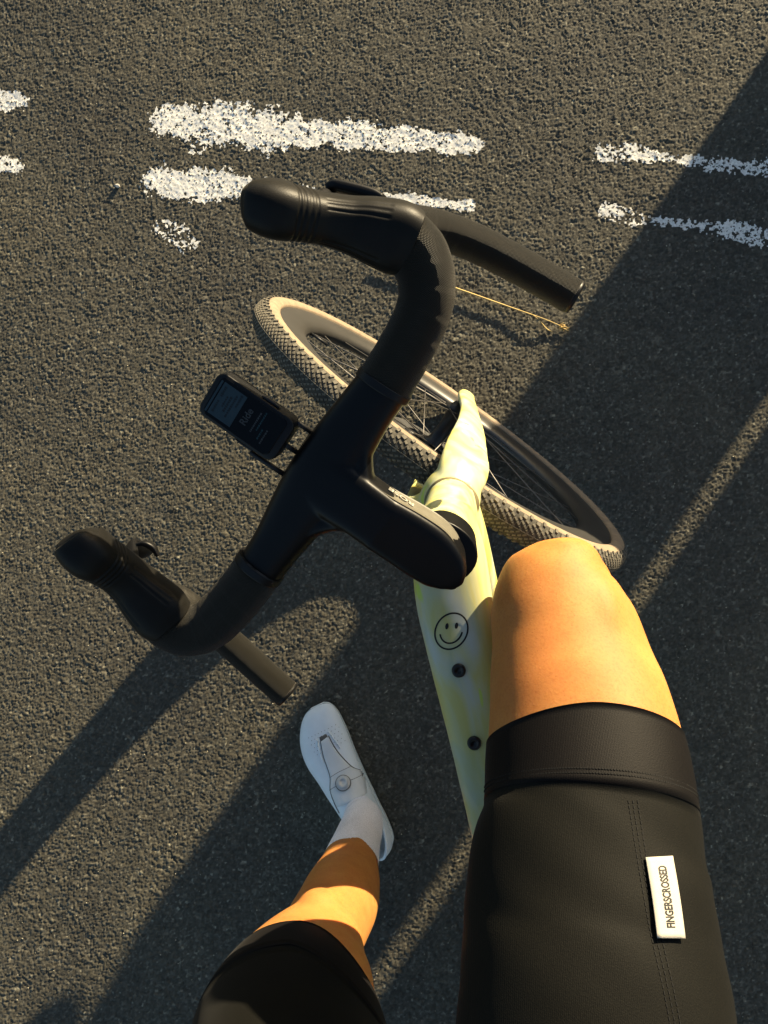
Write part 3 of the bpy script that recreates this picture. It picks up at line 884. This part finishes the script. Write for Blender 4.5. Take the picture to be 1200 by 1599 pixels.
b = MB(); b.box((.0, .0185, .0080), (.0150, 0, 0), (0, .0112, 0), (0, 0, .0001)); lcd = build(b, 'display', M['lcd'], scr, False)
def ctext(t, x, y, size, mat, name, bold=.0001):
    m = text_mesh(t, size, .00006, bold); m.transform(Matrix.Translation((x, y, .0084))); return link(name, m, mat, scr, False)
ctext('Ride', .001, -.0005, .0085, M['lettering'], 'screen_lettering', .0002)
b = MB()
for i, (yy, w0, w1) in enumerate(((.0265, -.012, -.002), (.0265, .003, .012), (.0215, -.004, .006), (.0185, -.007, .007), (.0150, -.010, .010), (.0115, .002, .013))):
    x = w0
    while x < w1:
        ww = random.uniform(.0010, .0018); b.box((x + ww / 2, yy, .0082), (ww / 2, 0, 0), (0, random.uniform(.0006, .0011), 0), (0, 0, .00005)); x += ww + .0006
build(b, 'display_digits', M['lcdink'], scr, False)
b = MB(); b.box((.0, .0318, .0081), (.0150, 0, 0), (0, .0009, 0), (0, 0, .00005)); build(b, 'status_bar', M['lcd'], scr, False)
for yy, x0, x1, mt in ((-.0092, -.008, .009, 'lettering'), (-.0130, -.004, .013, 'teal'), (-.0172, -.010, -.001, 'teal'), (-.0210, -.012, .000, 'lettering')):
    b = MB(); x = x0
    while x < x1:
        ww = random.uniform(.0009, .0022); b.box((x + ww / 2, yy, .0080), (ww / 2, 0, 0), (0, .0007, 0), (0, 0, .00005)); x += ww + .0005
    build(b, 'screen_line', M[mt], scr, False)
for s in (-1, 1):
    b = MB(); slab(b, [(s * .0221 + .0012 * math.cos(t), -.010 + .009 * math.sin(t)) for t in np.linspace(0, 2 * math.pi, 21)[:-1]], -.003, .004, .0004); build(b, 'side_button', M['darkmetal'], comp)

# --- saddle, post, cranks
b = MB(); P = cr([(.268, 0, .76, .0135, .0135), (.245, 0, .84, .0135, .0135), (.225, 0, .925, .0135, .0135)], 5); sweep(b, P[:, :3], P[:, 3:5], (1, 0, 0), 24); build(b, 'seat_post', M['carbon'], bike)
b = MB(); P = cr([(.345, 0, .962, .010, .012), (.33, 0, .966, .018, .018), (.27, 0, .966, .022, .020), (.20, 0, .966, .038, .020), (.13, 0, .970, .064, .020), (.09, 0, .973, .060, .016), (.075, 0, .974, .035, .010)], 7)
sweep(b, P[:, :3], P[:, 3:5], (0, 0, 1), 32, 2.3); build(b, 'saddle', M['leather'], bike)
CT = rad(240)
for s in (-1, 1):
    t = CT if s > 0 else CT - math.pi
    d = V((math.cos(t), 0, math.sin(t))); c0 = V((.43, s * .052, .275)); e = c0 + d * .172 + V((0, s * .018, 0))
    b = MB(); P = cr([(*(c0 - d * .012), .014, .010), (*(c0 + d * .03), .013, .010), (*(c0 + d * .10 + V((0, s * .010, 0))), .011, .008), (*(e), .012, .008), (*(e + d * .012), .008, .006)], 6)
    sweep(b, P[:, :3], P[:, 3:5][:, ::-1] if 0 else P[:, 3:5], (0, 1, 0), 20, 2.6); ck = build(b, 'crank_arm', M['carbon'], bike)
    b = MB(); lathe(b, [(.008, .008), (.056, .007)], e, (0, s, 0), 16); pc = e + V((0, s * .034, 0)); b.box(pc, (.034, 0, 0), (0, .018, 0), (0, 0, .006)); o = build(b, 'pedal', M['darkmetal'], ck, False); bevelmod(o, .003)
b = MB(); n = 80
prof = []
for i in range(n): prof.append(.088 + (.0025 if i % 2 else -.0015))
vs = []; 
for y in (-.047, -.050):
    for rr in (0, 1):
        for i in range(n):
            t = 2 * math.pi * i / n; r = prof[i] if rr else .066; vs.append((.43 + r * math.cos(t), y, .275 + r * math.sin(t)))
fs = []
for i in range(n):
    k = (i + 1) % n; fs += [(i, k, n + k, n + i), (2 * n + i, 3 * n + i, 3 * n + k, 2 * n + k), (n + i, n + k, 3 * n + k, 3 * n + i), (i, 2 * n + i, 2 * n + k, k)]
b.add(vs, fs); ring = build(b, 'chainring', M['darkmetal'], bike, False)
b = MB()
for i in range(5):
    t = i * 2 * math.pi / 5 + .3; sweep(b, [(.43, -.048, .275), (.43 + .068 * math.cos(t), -.048, .275 + .068 * math.sin(t))], [(.008, .0018), (.006, .0015)], (0, 1, 0), 8, 3)
build(b, 'spider_arms', M['darkmetal'], ring)
b = MB(); P = cr([(.43, -.048, .363), (.20, -.047, .385), (.0, -.045, .388), (-.035, -.045, .35), (.0, -.045, .312), (.03, -.046, .27), (.02, -.046, .22), (.06, -.046, .195), (.30, -.048, .20), (.42, -.048, .187), (.50, -.048, .22), (.518, -.048, .275), (.49, -.048, .338), (.43, -.048, .363)], 14)
sweep(b, P, [(.0028, .0035)] * len(P), (0, 1, 0), 6, 4); build(b, 'chain', M['steel'], bike, False)
b = MB()
for i, r in enumerate((.056, .050, .044, .038, .032, .026)): lathe(b, [(.018 + i * .004, r - .001), (.0198 + i * .004, r)], (0, -.05 + .0, RW), (0, 1, 0) if 0 else (0, 1, 0), 36)
for k in range(len(b.v)): b.v[k] = (b.v[k][0], b.v[k][1] - .012 + .02, b.v[k][2])
build(b, 'cassette', M['steel'], bike, False)

# ------------------------------------------------------------------ the rider
person = thing('person', 'rider in black cycling shorts and white shoe straddling the bicycle with one foot down', 'person', Matrix.Translation((-.19, -.40, 0)))
PI_ = Matrix.Translation((.19, .40, 0))
def fin(mb): 
    mb.v = [(x + .19, y + .40, z) for x, y, z in mb.v]; return mb

# station tables: x, y, z, half width (side), half depth (up)
R_TH = [(.075, -.52, 1.045, .098, .092), (.088, -.46, 1.035, .100, .092), (.0950, -.3157, .990, .0945, .084), (.0975, -.2629, .964, .0915, .080), (.0990, -.2246, .944, .0885, .078), (.1020, -.1907, .925, .0850, .076), (.1030, -.1497, .903, .0840, .073), (.1014, -.1096, .883, .0800, .069), (.0984, -.0827, .868, .0765, .065), (.0953, -.0549, .856, .0715, .062), (.0925, -.0258, .846, .0640, .058), (.0918, .0009, .838, .0540, .052), (.0950, .0180, .833, .0400, .043), (.0960, .0290, .829, .0310, .032), (.0955, .0350, .827, .0180, .018)]
R_TH = [(x + (.003 if -.21 < y < -.05 else 0), y, z, q - (.002 if -.21 < y < -.05 else 0), h) for x, y, z, q, h in R_TH]
R_SH = [(.096, -.010, .830, .050, .050), (.101, -.020, .790, .054, .054), (.112, -.055, .740, .055, .062), (.130, -.125, .680, .053, .062), (.150, -.200, .615, .044, .048), (.165, -.255, .560, .035, .038), (.172, -.280, .520, .034, .037), (.176, -.295, .490, .034, .040)]
L_TH = [(-.085, -.545, 1.00, .10, .10), (-.115, -.520, .93, .103, .10), (-.150, -.502, .83, .103, .094), (-.1823, -.4890, .72, .1000, .086), (-.1910, -.4890, .62, .0900, .076), (-.1915, -.4860, .575, .0800, .067), (-.1880, -.4820, .540, .0680, .060), (-.1860, -.4800, .515, .0560, .054), (-.186, -.479, .498, .040, .040)]
L_SH = [(-.186, -.482, .525, .055, .054), (-.1855, -.4850, .48, .0570, .059), (-.1830, -.4880, .42, .0580, .062), (-.1800, -.4870, .36, .0590, .063), (-.1790, -.4800, .30, .0530, .054), (-.1795, -.4700, .25, .0450, .046), (-.1780, -.4570, .17, .0370, .040), (-.1770, -.4520, .12, .0310, .036), (-.178, -.455, .09, .025, .028)]
def leg(mb, T, up, n=40, m=7, ex=2.05, grow=0, lo=0, hi=None, disp=None, caps=True):
    P = cr(T, m)
    if hi is None: hi = len(P)
    P = P[lo:hi]
    return sweep(mb, P[:, :3], P[:, 3:5] + grow, up, n, ex, disp, caps)
bb = MB()
_P = cr(R_TH, 7); _u = np.stack([np.clip((_P[:, 1] + .125) / .06, 0, 1) * .34, np.zeros(len(_P)), np.ones(len(_P))], 1)
leg(bb, R_TH, _u); leg(bb, R_SH, (0, 1, 0)); leg(bb, L_TH, (0, 1, 0)); leg(bb, L_SH, (0, 1, 0))
# patella and quad shapes
def ellip(mb, c, r, n=20, m=12):
    vs = []; fs = []
    for i in range(m + 1):
        p = math.pi * i / m
        for j in range(n):
            t = 2 * math.pi * j / n; vs.append((c[0] + r[0] * math.sin(p) * math.cos(t), c[1] + r[1] * math.sin(p) * math.sin(t), c[2] + r[2] * math.cos(p)))
    for i in range(m):
        for j in range(n): k = (j + 1) % n; fs.append((i * n + j, (i + 1) * n + j, (i + 1) * n + k, i * n + k))
    mb.add(vs, fs)
ellip(bb, (.0945, .000, .846), (.029, .033, .0455))
ellip(bb, (.120, -.075, .868), (.036, .085, .0480)); ellip(bb, (.072, -.075, .868), (.034, .075, .0475))
ellip(bb, (-.186, -.436, .520), (.030, .022, .036))
# pelvis, trunk, feet (inside the shoes)
ellip(bb, (-.005, -.545, .99), (.150, .105, .115)); 
P = cr([(-.005, -.55, .95, .15, .10), (-.01, -.56, 1.10, .125, .095), (-.012, -.56, 1.22, .13, .095), (-.015, -.54, 1.36, .16, .10), (-.015, -.52, 1.44, .15, .08), (-.015, -.51, 1.48, .07, .055), (-.015, -.505, 1.53, .052, .052)], 6)
sweep(bb, P[:, :3], P[:, 3:5], (0, 1, 0), 40)
P = cr([(-.172, -.480, .062, .022, .024), (-.190, -.445, .056, .023, .024), (-.215, -.400, .044, .024, .016), (-.243, -.352, .030, .022, .009), (-.258, -.320, .025, .014, .006)], 5); sweep(bb, P[:, :3], P[:, 3:5], (0, 0, 1), 24)
P = cr([(.178, -.32, .490, .022, .024), (.178, -.29, .490, .024, .026), (.183, -.23, .475, .026, .020), (.187, -.16, .465, .024, .012), (.188, -.13, .460, .016, .008)], 5); sweep(bb, P[:, :3], P[:, 3:5], (0, 0, 1), 24)
bme = remesh(fin(bb), .0040, 14, 'body')
body = link('body', bme, M['skin'], person)

# shorts
def open_tube(mb, T, up, grow, lo, hi, n=72, m=7, thick=.0016, disp=None, cut_lo=None, cut_hi=None, grow_end=None):
    """sleeve over a leg between sample lo and hi; cut_lo / cut_hi(theta) pull an edge back along the leg, in samples"""
    P = cr(T, m); scratch = MB()
    g = np.full(len(P), grow)
    if grow_end is not None: g = np.interp(np.arange(len(P)), (lo, hi - 1), (grow, grow_end))
    ro, _, _ = sweep(scratch, P[:, :3], P[:, 3:5] + g[:, None], up, n, 2.05, disp, False)
    ri, _, _ = sweep(scratch, P[:, :3], P[:, 3:5] + g[:, None] - thick, up, n, 2.05, None, False)
    th = np.arange(n) / n * 2 * math.pi
    a = lo + (cut_lo(th) if cut_lo else np.zeros(n)); b_ = (hi - 1) + (cut_hi(th) if cut_hi else np.zeros(n))
    N = hi - lo; K = max(N, 8)
    def grid(R):
        R = np.array(R); out = []
        for k in range(K):
            q = np.clip(a + (b_ - a) * k / (K - 1), 0, len(R) - 1.001); i0 = np.floor(q).astype(int); f = (q - i0)[:, None]
            out.append(R[i0, np.arange(n)] * (1 - f) + R[i0 + 1, np.arange(n)] * f)
        return out
    A, B_ = grid(ro), grid(ri)
    o = [p for r in A for p in r] + [p for r in B_ for p in r]; off = K * n; F = []
    for k in range(K - 1):
        for c in range(n):
            d = (c + 1) % n; q = (k * n + c, (k + 1) * n + c, (k + 1) * n + d, k * n + d)
            F.append(q); F.append(tuple(x + off for x in q[::-1]))
    for k in (0, K - 1):
        for c in range(n): d = (c + 1) % n; F.append((k * n + c, k * n + d, off + k * n + d, off + k * n + c))
    mb.add(o, F); return P
def hem_right(th): return -1.9 * np.abs(np.cos(th)) ** 1.6
def hem_left(th): return -np.clip(np.cos(th + HEML) , 0, 1) ** 1.3 * 7.5
HEML = 0.0
cut = 7   # samples per span
sh = MB()
# right leg: seam between main panel and band near station 5.15, hem near station 7.15
def wr(s, th): return .0006 * np.sin(th * 3 + s * 60) + .0003 * np.sin(th * 7 - s * 160)
open_tube(sh, R_TH, (0, 0, 1), .0022, 0, 5 * cut + 2, disp=wr)
open_tube(sh, L_TH, (0, 1, 0), .0030, 0, 3 * cut + 2, disp=wr, cut_hi=hem_left)
ellip(sh, (-.005, -.552, .995), (.158, .110, .125), 40, 24)
ellip(sh, (-.005, -.555, 1.06), (.140, .106, .11), 40, 24)
shorts = build(fin(sh), 'shorts', M['shorts'], person)
hb_ = MB(); PR = open_tube(hb_, R_TH, (0, 0, 1), .0025, 5 * cut + 1, 7 * cut - 2, thick=.0018, cut_hi=hem_right, grow_end=.0012); build(fin(hb_), 'hem_band', M['band'], shorts)
hb_ = MB(); open_tube(hb_, L_TH, (0, 1, 0), .0038, 3 * cut + 1, 4 * cut + 1, thick=.0018, cut_lo=hem_left, cut_hi=hem_left, grow_end=.0016); build(fin(hb_), 'hem_band', M['band'], shorts)
# jersey trunk
jb = MB(); P = cr([(-.005, -.552, 1.03, .158, .112), (-.01, -.562, 1.12, .137, .107), (-.012, -.562, 1.22, .140, .105), (-.015, -.54, 1.36, .170, .110), (-.015, -.522, 1.44, .160, .088), (-.015, -.512, 1.475, .085, .066)], 6)
sweep(jb, P[:, :3], P[:, 3:5], (0, 1, 0), 48, 2.1); build(fin(jb), 'jersey', M['jersey'], person)

sbv = bvh_of(shorts.data)
def on_shorts(x, y, off=0, d=(0, 0, -1), z=1.25):
    """x, y in world; hit straight down on the shorts; returned in person coordinates"""
    h = sbv.ray_cast(Vector((x + .19, y + .40, z)), Vector(d))
    if h[0] is None: return None, None
    n = V(h[1]); n = n if n @ V(d) < 0 else -n
    return V(h[0]) + n * off, n
def stitches(pl, step, ln, wd, off=.0002, tgt=on_shorts):
    P = cr(pl, 60); s = np.concatenate([[0], np.cumsum(np.linalg.norm(np.diff(P, axis=0), axis=1))])
    for q in np.arange(0, s[-1] - ln, step):
        a = V([np.interp(q, s, P[:, 0]), np.interp(q, s, P[:, 1])]); c = V([np.interp(q + ln, s, P[:, 0]), np.interp(q + ln, s, P[:, 1])])
        p0, n0 = tgt(*a, off); p1, n1 = tgt(*c, off)
        if p0 is None or p1 is None: continue
        d = p1 - p0; L = np.linalg.norm(d)
        if L > ln * 3 or L < 1e-5: continue
        d /= L; sd = np.cross(n0, d)
        sm.box((p0 + p1) / 2, d * L / 2, sd * wd / 2, n0 * .00025)
sm = MB()
SEAM = [(.1236, -.1580), (.1250, -.1912), (.1273, -.2281), (.1331, -.2749), (.136, -.33), (.138, -.40)]
for off in (-.0016, .0016, .0052):
    stitches([(x + off, y) for x, y in SEAM], .0032, .0020, .0007)
build(sm, 'stitching', M['stitch'], shorts, False)['kind'] = 'stuff'
# double stitching round the band seam
bands = [c for c in shorts.children if c.name.startswith('hem_band')]
sm = MB()
P = cr(R_TH, cut)
for k, off in ((5 * cut + 2.2, .0027), (5 * cut + 2.7, .0026)):
    i = int(k); f = k - i; p = P[i] * (1 - f) + P[i + 1] * f; t = unit(P[i + 1][:3] - P[i][:3]); sd = unit(np.cross(t, (0, 0, 1))); u = np.cross(sd, t)
    for a in np.arange(0, math.pi, .026):
        q = p[:3] + sd * math.cos(a) * (p[3] + off) + u * math.sin(a) * (p[4] + off) + V((.19, .40, 0)); nn = unit(sd * math.cos(a) + u * math.sin(a)); tg = np.cross(nn, t)
        sm.box(q, tg * .0007, t * .0005, nn * .0003)
build(sm, 'stitching', M['stitch'], bands[0], False)['kind'] = 'stuff'

# woven tag sewn into the side seam, standing a little off the cloth
TAG = [(.1285, -.1920), (.1490, -.1936), (.1478, -.2372), (.1282, -.2347)]
tc = [on_shorts(*c, .0016)[0] for c in TAG]
lab = MB()
def tagpt(u, v, off=0):   # u across 0..1, v down the tag 0..1
    p = tc[0] * (1 - u) * (1 - v) + tc[1] * u * (1 - v) + tc[2] * u * v + tc[3] * (1 - u) * v
    return p + tnv * (off + .0012 * math.sin(v * 3.1) + .0016 * v * v)
tnv = unit(np.cross(tc[3] - tc[0], tc[1] - tc[0])); tnv = tnv if tnv[2] > 0 else -tnv
nu, nvv = 6, 18
vs = [tagpt(i / nu, j / nvv, k) for k in (.0006, 0) for j in range(nvv + 1) for i in range(nu + 1)]
n1 = (nu + 1) * (nvv + 1); fs = []
for j in range(nvv):
    for i in range(nu):
        a = j * (nu + 1) + i; q = (a, a + 1, a + nu + 2, a + nu + 1); fs += [q, tuple(x + n1 for x in q[::-1])]
bd = [i for i in range(nu + 1)] + [(j) * (nu + 1) + nu for j in range(1, nvv + 1)] + [nvv * (nu + 1) + i for i in range(nu - 1, -1, -1)] + [j * (nu + 1) for j in range(nvv - 1, 0, -1)]
for a, c in zip(bd, bd[1:] + bd[:1]): fs.append((a, a + n1, c + n1, c))
lab.add(vs, fs); tagob = build(lab, 'woven_tag', M['tag'], shorts, True)
tm = text_mesh('FINGERSCROSSED', .0062, .00003, .00022)
xsx = [v.co.x for v in tm.vertices]; ysx = [v.co.y for v in tm.vertices]; x0, x1 = min(xsx), max(xsx); y0, y1 = min(ysx), max(ysx)
for v in tm.vertices:   # text runs up the tag, towards the knee
    a = (v.co.x - x0) / (x1 - x0); c = (v.co.y - y0) / (y1 - y0)
    v.co = tagpt(.68 - c * .31, .88 - a * .76, .00075 + (.00002 if v.co.z > 0 else 0))
tm.update(); tx = link('tag_lettering', tm, M['ink'], shorts, False)

# ------------------------------------------------------------------ sock and shoe on the ground (left foot)
sk = MB()
P = cr([(-.1800, -.4745, .262, .0478, .0490), (-.1785, -.4600, .19, .0415, .0440), (-.1770, -.4520, .14, .0390, .0440), (-.1800, -.4500, .105, .0355, .0430), (-.1880, -.4400, .080, .0300, .0340), (-.197, -.425, .062, .024, .022)], 9)
def rib(s, th): return .00018 * np.sin(th * 46)
sweep(sk, P[:, :3], P[:, 3:5], (.3, .9, .3), 96, 2.1, rib, False)
build(fin(sk), 'sock', M['sock'], person)
sk = MB(); P = cr([(.167, -.262, .553, .0385, .0415), (.1725, -.281, .519, .0365, .0395), (.177, -.296, .482, .036, .042), (.180, -.27, .470, .034, .036)], 8)
sweep(sk, P[:, :3], P[:, 3:5], (0, 1, 0), 48, 2.1, None, False); build(fin(sk), 'sock', M['sock'], person)

# shoe in foot coordinates: x = distance from heel along the foot, y = to the foot's left, z up
FH = V((-.1480, -.5330, 0)); FT = V((-.2860, -.2540, 0)); fd = unit(FT - FH); fl = V((-fd[1], fd[0], 0))
FL = np.linalg.norm(FT - FH)

def ftw(x, y, z): return FH + fd * x + fl * y + V((0, 0, z))
# stations: x, y centre, half width, top z, exponent
SHOE = [(.000, -.004, .006, .060), (.006, -.004, .020, .078), (.020, -.003, .029, .088), (.050, -.002, .0325, .094), (.085, .001, .0345, .098), (.115, .004, .0375, .094), (.145, .008, .0410, .082), (.175, .011, .0445, .069), (.205, .014, .0485, .060), (.232, .013, .0495, .056), (.256, .010, .0470, .051), (.277, .005, .0415, .046), (.292, .001, .0340, .040), (.301, -.002, .0250, .033), (.306, -.004, .0140, .025)]
SHS = FL / .306
def shoe_ring(r, n=48, z0=.010):
    x, yc, hw, top = r; out = []
    for k in range(n):
        t = 2 * math.pi * k / n; c, s_ = math.cos(t), math.sin(t)
        e = 2 / 2.35
        yy = hw * math.copysign(abs(c) ** e, c)
        mid = z0 + (top - z0) * .36
        zz = mid + ((top - mid) if s_ > 0 else (mid - z0)) * math.copysign(abs(s_) ** (2 / (2.0 if s_ > 0 else 3.2)), s_)
        out.append((x * SHS, yc + yy, zz))
    return out
SR = cr(SHOE, 6)
rings = [shoe_ring(r) for r in SR]
# collar: cut the shell open above the ankle by pressing those rings down inside -> real opening
def shell(side_sign=1, world=ftw):
    b = MB(); vs = []; fs = []; n = 48
    for r in rings:
        for (x, y, z) in r:
            vs.append((x, y, z))
    for i in range(len(rings) - 1):
        for j in range(n):
            k = (j + 1) % n
            q = (i * n + j, i * n + k, (i + 1) * n + k, (i + 1) * n + j)
            c = np.mean([vs[t] for t in q], axis=0)
            # ankle opening
            if c[2] > .058 and ((c[0] - .062) / .060) ** 2 + ((c[1] + .001) / .031) ** 2 < 1: continue
            fs.append(q)
    fs.append(tuple(range(n))[::-1]); fs.append(tuple(range((len(rings) - 1) * n, len(rings) * n)))
    b.add(vs, fs); return b
sh_ = shell()
full = MB(); nn_ = 48
vs = [p for r in rings for p in r]; fs = [(i * nn_ + j, i * nn_ + (j + 1) % nn_, (i + 1) * nn_ + (j + 1) % nn_, (i + 1) * nn_ + j) for i in range(len(rings) - 1) for j in range(nn_)]
full.add(vs, fs); fullm = full.mesh('tmpshoe'); shbv = bvh_of(fullm)
def on_shoe(x, y, off=0):
    for k in range(30):
        h = shbv.ray_cast(Vector((x, y, .3)), Vector((0, 0, -1)))
        if h[0] is not None and h[0][2] > .03: break
        y *= .94
    if h[0] is None: return None, None
    n = V(h[1]); n = n if n[2] > 0 else -n
    return V(h[0]) + n * off, n
SHM = lambda s, T: None
def to_person(me, fn):
    for v in me.vertices: p = fn(*v.co); v.co = (p[0] + .19, p[1] + .40, p[2])
    me.update(); return me
def shoe_set(fn):
    me = to_person(sh_.mesh('shoe'), fn)
    s = link('shoe', me, M['shoe'], person)
    sol = s.modifiers.new('thickness', 'SOLIDIFY'); sol.thickness = .0022; sol.offset = -1
    parts = []
    # sole
    b = MB(); P = []
    for r in SR[1:-1]:
        P.append((r[0] * SHS, r[1], r[2] * .97))
    vs = []; m = len(P); K = 12
    for x, yc, hw in P:
        for z in (.0022, .013):
            for k in range(K + 1): vs.append((x, yc - hw * 1.02 + 2.04 * hw * k / K, z + (.012 * max(0, (x - .24) / .066) ** 2)))
    fs = []
    for i in range(m - 1):
        o = i * 2 * (K + 1); o2 = o + 2 * (K + 1)
        for k in range(K):
            fs += [(o + k, o2 + k, o2 + k + 1, o + k + 1), (o + K + 1 + k, o + K + 2 + k, o2 + K + 2 + k, o2 + K + 1 + k)]
        fs += [(o, o + K + 1, o2 + K + 1, o2), (o + K, o2 + K, o2 + 2 * K + 1, o + 2 * K + 1)]
    b.add(vs, fs); link('sole', to_person(b.mesh('sole'), fn), M['sole'], s)
    def patch(outline, off, thick, name, mat, nu=14):
        """raised panel: grid between two edge polylines (left edge, right edge)"""
        Lp, Rp = outline; Lp = cr(Lp, 8); Rp = cr(Rp, 8); m = min(len(Lp), len(Rp)); Lp = Lp[:m]; Rp = Rp[:m]
        b = MB(); T = []; Bt = []
        for i in range(m):
            for k in range(nu + 1):
                q = Lp[i] + (Rp[i] - Lp[i]) * k / nu; p, nrm = on_shoe(q[0] + .032, q[1] - .003, 0)
                edgek = min(k, nu - k, i, m - 1 - i); o = off + thick * (1 if edgek > 0 else .55)
                T.append(p + nrm * o); Bt.append(p + nrm * (-.001))
        N = len(T); fs = []
        for i in range(m - 1):
            for k in range(nu): a = i * (nu + 1) + k; fs.append((a, a + nu + 1, a + nu + 2, a + 1))
        bd = [k for k in range(nu + 1)] + [i * (nu + 1) + nu for i in range(1, m)] + [(m - 1) * (nu + 1) + k for k in range(nu - 1, -1, -1)] + [i * (nu + 1) for i in range(m - 2, 0, -1)]
        for a, c in zip(bd, bd[1:] + bd[:1]): fs.append((a, c, c + N, a + N))
        b.add(T + Bt, fs); return link(name, to_person(b.mesh(name), fn), mat, s)
    # tongue panel between the two facing edges, ending in the flap over the instep
    Ledge = [(.215, -.002 + .016), (.185, .020), (.150, .022), (.125, .031), (.096, .030)]
    Redge = [(.218, -.002), (.185, -.006), (.150, -.018), (.128, -.030), (.092, -.027)]
    patch((Ledge, Redge), .0008, .0022, 'tongue', M['tongue'])
    patch(([(.224, .014), (.206, .0165)], [(.224, -.001), (.204, -.003)]), .0002, .0003, 'toe_guide', M['shoeseam'], 6)
    def seam(pl, r, name, mat, off=.0006):
        P = cr(pl, 10); Q = np.array([on_shoe(x + .032, y - .003, off)[0] for x, y in P]); b = MB(); sweep(b, Q, [r] * len(Q), n=8)
        return link(name, to_person(b.mesh(name), fn), mat, s)
    seam([(.216, .015), (.185, .0212), (.150, .0232), (.127, .0322), (.104, .0335), (.084, .0315)], .00085, 'facing_seam', M['shoeseam'])
    seam([(.219, -.0035), (.185, -.0078), (.150, -.0196), (.128, -.0312), (.100, -.0325)], .00095, 'facing_seam', M['shoeseam'])
    seam([(.222, .020), (.200, .0232), (.178, .0250)], .0016, 'lace_guide', M['shoe'], .0008)
    seam([(.226, -.006), (.206, -.011), (.188, -.0145)], .0018, 'lace_guide', M['shoe'], .0008)
    for pl in ([(.148, .0225), (.150, .004), (.149, -.018)], [(.128, .032), (.130, .012)], [(.128, -.008), (.124, -.030)]):
        seam(pl, .00045, 'lace', M['shoeseam'], .0030)
    p, n_ = on_shoe(.161, .000, .002)
    b = MB(); lathe(b, [(-.001, .0135), (.0030, .0137), (.0040, .0125), (.0032, .0108), (.0078, .0104), (.0090, .0090), (.0090, .0052), (.0076, .0048), (.0076, .0001)], p, n_, 40)
    d = link('dial', to_person(b.mesh('dial'), fn), M['dial'], s)
    dm = MB()   # perforations of the tongue and vamp
    for px_, py_ in [(.112 + .006 * i, .022 - .0085 * k + (.002 if i % 2 else 0)) for i in range(3) for k in range(6)] + [(.152 + .0065 * i, .012 - .0055 * k) for i in range(5) for k in range(4)] + [(.196 + .007 * i, .030 - .007 * k + (.0035 if i % 2 else 0)) for i in range(6) for k in range(9)]:
        q, n2 = on_shoe(px_ + .032, py_ - .003, .0022)
        if q is not None: lathe(dm, [(.0, .0007), (.0003, .0006)], q, n2, 8)
    link('perforations', to_person(dm.mesh('perforations'), fn), M['shoeseam'], s)['kind'] = 'stuff'
    dm = MB(); lathe(dm, [(.0, .0152), (.0026, .0150), (.0028, .0138)], p, n_, 40); link('dial_base', to_person(dm.mesh('dial_base'), fn), M['shoeseam'], s)
    # collar edge
    pts = []
    for k in range(60):
        t = 2 * math.pi * k / 60; x = .062 + .061 * math.cos(t); y = -.001 + .0315 * math.sin(t)
        q, _ = on_shoe(x, y, -.001)
        if q is None: q = V((x, y, .07))
        pts.append(q)
    pts.append(pts[0]); b = MB(); sweep(b, pts, [.0028] * len(pts), n=8, caps=False)
    link('collar', to_person(b.mesh('collar'), fn), M['shoe'], s)
    return s
shoe_set(ftw)
# the right foot, on its pedal (hidden under the thigh)
RH = V((.176, -.345, .437)); RD = unit(V((.05, 1, -.03))); RL = unit(np.cross((0, 0, 1), RD)); RU = np.cross(RD, RL)
shoe_set(lambda x, y, z: RH + RD * x + RL * (-y) + RU * z)
bpy.data.meshes.remove(fullm)
